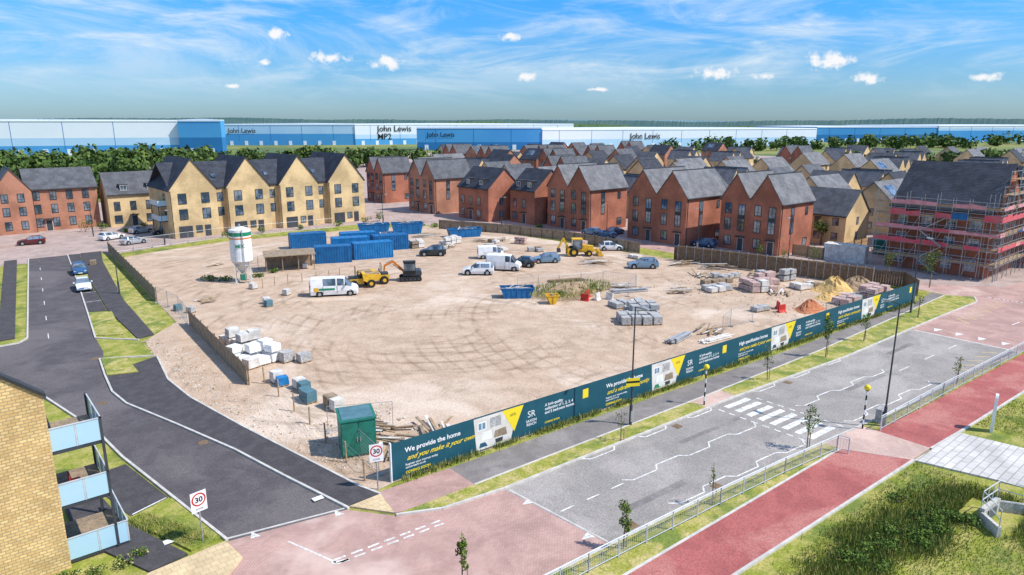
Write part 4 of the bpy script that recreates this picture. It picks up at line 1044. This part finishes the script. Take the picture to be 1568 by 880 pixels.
def silo(x,y):
    b=MB(); R=1.4
    b.cyl((0,0,3.0),(0,0,7.2),R,R,'white',28); b.cyl((0,0,7.2),(0,0,7.55),R,.5,'white_dirty',28); b.cyl((0,0,1.2),(0,0,3.0),.25,R,'white_dirty',28)
    b.cyl((0,0,6.4),(0,0,6.9),R+.012,R+.012,'green_stripe',28); b.cyl((0,0,6.0),(0,0,6.2),R+.012,R+.012,'orange',28)
    for i in range(4):
        a=.785+i*1.5708;c,s=math.cos(a),math.sin(a)
        b.beam((c*1.35,s*1.35,0),(c*1.35,s*1.35,3.6),.14,.14,'white_dirty'); a2=a+1.5708
        b.beam((c*1.35,s*1.35,.2),(math.cos(a2)*1.35,math.sin(a2)*1.35,2.4),.07,.07,'white_dirty'); b.beam((c*1.35,s*1.35,2.4),(math.cos(a2)*1.35,math.sin(a2)*1.35,2.4),.08,.08,'white_dirty')
        b.box(c*1.35-.3,c*1.35+.3,s*1.35-.3,s*1.35+.3,0,.12,'concrete')
    b.cyl((.3,-R-.1,.5),(.3,-R-.1,7.3),.05,.05,'steel',6); b.box(-.4,.4,-1.0,-.4,.4,1.2,'green')
    for i in range(16): b.box(-.9,-.5,-R*.82-.12,-R*.82-.06,3.1+i*.27,3.14+i*.27,'steel')
    b.cyl((0,0,7.5),(0,0,7.9),.15,.15,'steel',8)
    return b.obj('mortar_silo',(x,y,0),r(-20),smooth=False)
so=silo(30.5,93)
text('MIX',.7,'green_stripe','silo_lettering',(-.7,-1.45,4.9),(math.pi/2,0,0),so,off=.01)
# ------------------------------------------------------------------ site clutter
def stack(name,x,y,rz,nx,ny,nz,s=(1.0,.8,.8),mt='block_grey',gap=.12,jit=.06,pallet=True):
    b=MB()
    for i in range(nx):
        for j in range(ny):
            if nx*ny>3 and rnd.random()<.15: continue
            k=max(1,nz-(rnd.random()<.35))
            cx=i*(s[0]+gap)+U(-jit,jit)*2;cy=j*(s[1]+gap)+U(-jit,jit)*2;a=U(-.14,.14)
            mm=mt if rnd.random()<.75 else rnd.choice(['block_grey','white_dirty','timber_grey'])
            if pallet:
                for q in (-.4,0,.4): b.cbox(cx+q*s[0],cy,0,.1,s[1],.1,'timber',a)
                b.cbox(cx,cy,.1,s[0],s[1],.03,'timber',a)
            for m in range(k):
                z=.14+m*(s[2]+.04); q=U(.7,1); b.cbox(cx,cy,z,s[0]*.97,s[1]*.97,s[2]*.48*q,mm,a+U(-.03,.03)); b.cbox(cx+U(-.03,.03),cy,z+s[2]*.5*q,s[0]*.94,s[1]*.94,s[2]*.48*q,mm,a)
    return b.obj(name,(x,y,.03),rz)
stack('wrapped_block_pallets',19.0,58.5,.2,3,3,2,(1.1,1.0,.85),'white')
stack('wrapped_block_pallets',20.2,63.5,.1,2,4,2,(1.1,1.0,.85),'white_dirty')
stack('wrapped_block_pallets',22.2,57,.1,2,2,1,(1.1,1.0,.85),'block_grey')
stack('block_pallets',54.5,46,-.6,4,3,1,(1,1,.9)); stack('block_pallets',57.5,47.5,-.6,3,3,2,(1,1,.7)); stack('block_pallets',59,51,-.3,3,2,1,(1,1,.7))
stack('brick_pallets',78,45,-.4,3,3,2,(1.1,1,.7),'block_pink'); stack('brick_pallets',82,46.8,-.4,3,2,2,(1.1,1,.8),'block_pink'); stack('block_pallets',84,42,-.4,3,2,1,(1.1,1,.7),'white_dirty')
stack('brick_pallets',80.5,34.6,-.05,3,2,1,(1.1,1,.9),'block_pink'); stack('brick_pallets',85,33.5,-.05,3,2,2,(1.1,1,.8),'block_pink')
stack('block_pallets',74,48.6,-.3,3,2,1,(1.1,1,.7),'block_grey');stack('block_pallets',77,51.5,-.3,4,1,1,(1.1,1,.6),'timber_grey');stack('block_pallets',81.5,52,-.2,3,2,1,(1.1,1,.6),'block_grey')
stack('block_pallets',87,46,-.2,2,2,2,(1.1,1,.8),'block_grey'); stack('brick_pallets',70,40,-.3,2,1,1,(1.1,1,.5),'block_grey')
for x,y,n_ in ((19.6,52.7,'blue_steel2'),(20.4,50.2,'teal_box'),(19.9,47.8,'teal_box'),(20.8,45.2,'teal_box')):
    stack('crate_stack',x,y,U(-.2,.2),1,2,1,(.9,.8,.9),n_)
for x,y in ((28.5,79.5),(28,78),(32,82),(16.8,119),(30,88),(40.5,96),(19.5,83),(20.3,81)): stack('crate_stack',x,y,U(-.5,.5),1,1,1,(.8,.8,.7),rnd.choice(['teal_box','white_dirty','timber_grey']))
b=MB(); b.box(-1.1,1.1,-1.1,1.1,.12,2.5,'green'); b.box(-1.18,1.18,-1.18,1.18,2.5,2.62,'green'); b.box(-1.0,1.0,-1.0,1.0,2.62,2.66,'teal_box')
for s in (-1,1): b.box(s*.55-.5,s*.55+.5,-1.13,-1.101,.2,2.4,'green'); b.box(s*.1-.03,s*.1+.03,-1.17,-1.131,1.1,1.4,'steel')
for i in range(7): b.box(1.101,1.13,-.95+i*.3,-.8+i*.3,.2,2.4,'green')
for s in (-.9,.9): b.box(-1.1,1.1,s-.1,s+.1,0,.12,'timber_dark')
b.obj('green_storage_cabinet',(18.9,38.4,.03),-.35)
b=MB(); w,d_,h0=3.4,2.2,2.3
b.box(0,w,0,d_,.1,h0,'green'); b.cyl((.9,1.1,2.3),(.9,1.1,2.6),.5,.4,'green',12)
for k in range(9): b.box(.1+k*.37,.2+k*.37,-.04,-.001,.15,2.25,'green')
b.obj('green_storage_tank',(117,47,.03),-1.2)
def pipes(name,x,y,rz,n,L,mt,rr=.08,z=.1):
    b=MB()
    for i in range(n):
        o=U(-.5,.5); b.cyl((o,(i%6)*rr*2.3+U(-.03,.03),z+(i//6)*rr*2),(o+L*U(.8,1),(i%6)*rr*2.3+U(-.1,.1),z+(i//6)*rr*2),rr,rr,mt,7)
    return b.obj(name,(x,y,.03),rz)
def planks(name,x,y,rz,n,L,mts=('timber','timber_grey','white_dirty'),w=.22):
    b=MB()
    for i in range(n):
        a=(U(-L*.3,L*.3),U(-1.2,1.2),.06+i*.035); t=U(-.5,.5); c=(a[0]+math.cos(t)*L*U(.5,1),a[1]+math.sin(t)*L*U(.5,1),a[2]+U(0,.2))
        b.beam(a,c,w*U(.5,1.2),.05,rnd.choice(mts))
    return b.obj(name,(x,y,.03),rz)
pipes('pipe_stack',53,38.5,.2,16,4,'steel'); pipes('pipe_stack',55.5,36.6,-.1,10,4,'white_dirty');pipes('pipe_stack',64,56,-.4,14,5,'steel'); pipes('pipe_stack',62,65.5,-.4,10,5,'timber_dark')
for x,y,n_,L in ((20.5,41,14,2.5),(21.5,39,10,2.5),(66,58,16,3),(70,52,12,3),(24,36.5,8,3),(75,72,14,4),(86,58,18,4),(84,62,14,4),(80,54,12,3),(56,115,12,4),(69,110,14,4),(74,98,10,3),(72,93,10,3),(66,96,12,3),(40,108,8,3),(30,106,6,3),(88,39,12,3),(79,42,10,3),(19.5,36,12,1.8),(22,85,8,2),(58,38.5,12,2.5),(84,36,12,3),(88,34,10,2.5),(86,50,12,3),(78,96,10,3),(63,59,8,2)):
    planks('timber_offcuts',x,y,U(-1,1),n_,L)
for x,y in ((68,99),(76,95),(79,91),(83,81),(84,69),(72,88),(62,100),(75,84)): stack('block_pallets',x,y,U(-.6,.6),rnd.randint(1,3),2,rnd.randint(1,2),(1.1,1,.6),rnd.choice(['block_grey','white_dirty','block_pink','timber_grey','blue_steel']))
def mound(name,x,y,rx,ry,h,mt,seed):
    rr=random.Random(seed);b=MB();n=26;k=9;V=[(x,y,h)];
    for j in range(1,k+1):
        for i in range(n):
            a=6.2832*i/n;t=j/k; z=h*(math.cos(t*math.pi)*.5+.5)*rr.uniform(.82,1.12); q=1+.1*math.sin(3*a+seed)+rr.uniform(-.03,.03)
            V.append((x+rx*t*q*math.cos(a),y+ry*t*q*math.sin(a),max(0.0,z) if j<k else 0.0))
    F=[(0,1+i,1+(i+1)%n) for i in range(n)]
    for j in range(k-1):
        for i in range(n):
            a=1+j*n+i;c=1+j*n+(i+1)%n; F.append((a,a+n,c+n,c))
    b.add(V,F,mt); return b.obj(name,smooth=False)
mound('earth_mound',60,60,6,3.5,1.3,'soil',1); mound('sand_heap',86.5,38.8,3.0,3.0,1.9,'sand',2); mound('brick_rubble_heap',75.5,36.5,2.6,1.5,1.2,'block_red',3); mound('earth_mound',90,37.5,3,3.4,1.7,'soil',5); mound('sand_heap',82,37.5,2,1.6,.9,'sand',8); mound('earth_mound',17.6,44,1.0,2.6,.25,'dirt',6)
def g6():
    a=U(0,6.28);t=math.sqrt(U(0,1)); return 60+6.3*t*math.cos(a),60+3.8*t*math.sin(a)
o=tufts('mound_weeds',g6,1600,.5,['leaf_a','leaf_c','straw','leaf_a','leaf_c'],.04); o.location.z=.5
for i in range(4): bush(57+i*2,59.5+U(-1,1.5),.8,1.2,90,.12,'wild_shrub')
b=MB()
for x,y,mt_ in ((58.5,56,'red'),(60,57,'red'),(72,38,'red'),(73,39,'red'),(60,55.3,'white_dirty'),(61.3,54.5,'white_dirty')):
    b.T=Matrix.Translation((x,y,0))@Matrix.Rotation(x,4,'Z'); b.prism([(-.3,0),(.3,0),(.1,.3),(.08,.9),(-.08,.9),(-.1,.3)],'x',-.5,.5,mt_); b.T=None
b.obj('plastic_barriers')
b=MB()
for x in (0,2.2,4.4,6.6):
    for y in (0,3): b.box(x-.06,x+.06,y-.06,y+.06,0,2.3,'timber_grey')
b.prism([(-.4,2.3),(3.4,2.55),(3.4,2.65),(-.4,2.4)],'x',-.3,6.9,'timber_grey'); b.box(0,6.6,3.08,3.12,0,2.2,'timber_grey')
b.obj('timber_store_shelter',(35,96.5,.03),r(-18))
b=MB()
for i in range(7):
    x,y=31+i*1.8,87.5+math.sin(i)*.6; b.cyl((x,y,0),(x,y,1.3),.05,.05,'timber',6)
    if i: b.cyl((x,y,1.1),(31+(i-1)*1.8,87.5+math.sin(i-1)*.6,1.1),.01,.01,'steel',3)
b.obj('post_and_wire_fence')
b=MB()
def stone(x,y,s,mt):
    vs=[(x+U(.5,1)*s*a,y+U(.5,1)*s*c,max(0,s*.5+U(.4,.8)*s*d)+.02) for a,c,d in ((1,0,-.3),(0,1,-.3),(-1,0,-.3),(0,-1,-.3),(.1,.1,1))]
    b.add(vs,[(0,1,4),(1,2,4),(2,3,4),(3,0,4),(3,2,1,0)],mt)
for i in range(1500):
    t=U(0,1); y=35+t*38; x0=16.6-(y-34)*.19 if y<54 else 12.9; stone(x0+.5+abs(rnd.gauss(0,1.6)),y,U(.03,.11),rnd.choice(['dirt','dirt','concrete','soil','white_dirty']))
for i in range(1100): stone(U(22,86),U(34,110),U(.03,.09),rnd.choice(['dirt','concrete','soil']))
for i in range(200): stone(U(18,24),U(36,44),U(.06,.16),rnd.choice(['dirt','concrete','soil','white_dirty']))
for i in range(500): stone(U(70,92),U(33,58),U(.06,.18),rnd.choice(['dirt','concrete','soil','white_dirty','block_pink']))
b.obj('rubble',recalc=False)
slab('terrace_lawn',[(20.8,126),(40,132.6),(66,131.6),(74,128.5),(62,128),(40,129.3),(21.5,123)],0,.1,'grass')
# ------------------------------------------------------------------ world, sun, camera
AZ=math.radians(-55);EL=math.radians(50)
s=Vector((math.cos(EL)*math.cos(AZ),math.cos(EL)*math.sin(AZ),math.sin(EL)))
sun=bpy.data.lights.new('sun','SUN'); sun.energy=5.0; sun.angle=math.radians(.5); sun.color=(1,.95,.87)
so=bpy.data.objects.new('sun',sun); so.rotation_euler=s.to_track_quat('Z','Y').to_euler(); col.objects.link(so)
w=bpy.data.worlds.new('World'); sc.world=w; w.use_nodes=True; nt=w.node_tree
bg=nt.nodes['Background']; bg.inputs['Strength'].default_value=.1
sky=N(nt,'ShaderNodeTexSky',sky_type='NISHITA'); sky.sun_disc=False; sky.sun_elevation=EL; sky.sun_rotation=math.atan2(s.x,s.y)
sky.air_density=1.0; sky.dust_density=.5; sky.ozone_density=2.0
tc=N(nt,'ShaderNodeTexCoord'); sp=N(nt,'ShaderNodeSeparateXYZ'); nt.links.new(tc.outputs['Generated'],sp.inputs[0])
def mth(op,a,b_=None,cl=False):
    n=N(nt,'ShaderNodeMath',operation=op,use_clamp=cl)
    for i,x in enumerate((a,b_)):
        if x is None: continue
        if isinstance(x,(int,float)): n.inputs[i].default_value=x
        else: nt.links.new(x,n.inputs[i])
    return n.outputs[0]
X_,Y_,Z_=sp.outputs
az=mth('MULTIPLY',mth('ARCTAN2',Y_,X_),57.2958); el=mth('MULTIPLY',mth('ARCSINE',Z_),57.2958)
av=N(nt,'ShaderNodeCombineXYZ'); nt.links.new(az,av.inputs[0]); nt.links.new(el,av.inputs[1])
def cirrus(rot,sx,sy,a,b_,sc_=1):
    mp=N(nt,'ShaderNodeMapping'); mp.inputs['Rotation'].default_value=(0,0,math.radians(rot)); mp.inputs['Scale'].default_value=(sx,sy,1); nt.links.new(av.outputs[0],mp.inputs[0])
    return ramp(nt,noise(nt,mp.outputs[0],sc_,7,.66,1.4),a,b_)
ci=mth('ADD',mth('MULTIPLY',cirrus(8,.07,.30,.42,.72),.6),mth('MULTIPLY',cirrus(-14,.035,.16,.42,.66),.5),True)
ci=mth('MULTIPLY',ci,ramp(nt,el,.5,5))
nz=N(nt,'ShaderNodeTexNoise'); nz.inputs['Scale'].default_value=1.3; nz.inputs['Detail'].default_value=6; nz.inputs['Roughness'].default_value=.62; nt.links.new(av.outputs[0],nz.inputs['Vector'])
best=None
for a,e_,wd,hh in ((67.9,6.5,1.0,.5),(64.4,4.9,2.2,.5),(59.8,4.6,1.6,.7),(50.2,6.6,.9,.45),(48.9,3.6,1.0,.5),(34.2,3.7,1.9,.55),(26.1,4.4,2.3,.8),(23.5,3.1,1.4,.45),(16.5,3.0,1.2,.36),(69,4.4,.6,.3),(30.6,3.4,1.2,.36),(43.2,2.6,1.1,.2),(71.4,2.7,.8,.22),(12,5,1.5,.4)):
    v=N(nt,'ShaderNodeVectorMath',operation='SUBTRACT'); v.inputs[1].default_value=(a,e_,0); nt.links.new(av.outputs[0],v.inputs[0])
    v2=N(nt,'ShaderNodeVectorMath',operation='MULTIPLY'); v2.inputs[1].default_value=(1/wd,1/hh,0); nt.links.new(v.outputs[0],v2.inputs[0])
    v3=N(nt,'ShaderNodeVectorMath',operation='LENGTH'); nt.links.new(v2.outputs[0],v3.inputs[0])
    d_=mth('SUBTRACT',1.0,v3.outputs['Value'])
    best=d_ if best is None else mth('MAXIMUM',best,d_)
dens=mth('ADD',mth('MAXIMUM',best,-1.0),mth('MULTIPLY',mth('SUBTRACT',nz.outputs['Fac'],.5),2.4))
cum=ramp(nt,dens,.1,.85)
tint=mix(nt,ramp(nt,el,0,12),(.60,.90,1.32),(.24,1.10,1.95))
base=mix(nt,1.0,sky.outputs[0],tint,'MULTIPLY')
c_=mix(nt,ci,base,(7.6,8.7,9.6))
c_=mix(nt,mth('MULTIPLY',cum,.95),c_,(9.8,9.8,9.9))
nt.links.new(c_,bg.inputs['Color'])
cam=bpy.data.cameras.new('camera'); cam.lens=36*1050/1568; cam.sensor_width=36; cam.clip_end=20000; cam.clip_start=.5
co=bpy.data.objects.new('camera',cam); co.location=(0,0,21); co.rotation_euler=(math.radians(90)-math.atan(252/1050),0,math.radians(-40)); col.objects.link(co); sc.camera=co
sc.view_settings.view_transform='Standard'; sc.view_settings.look='None'; sc.view_settings.exposure=0
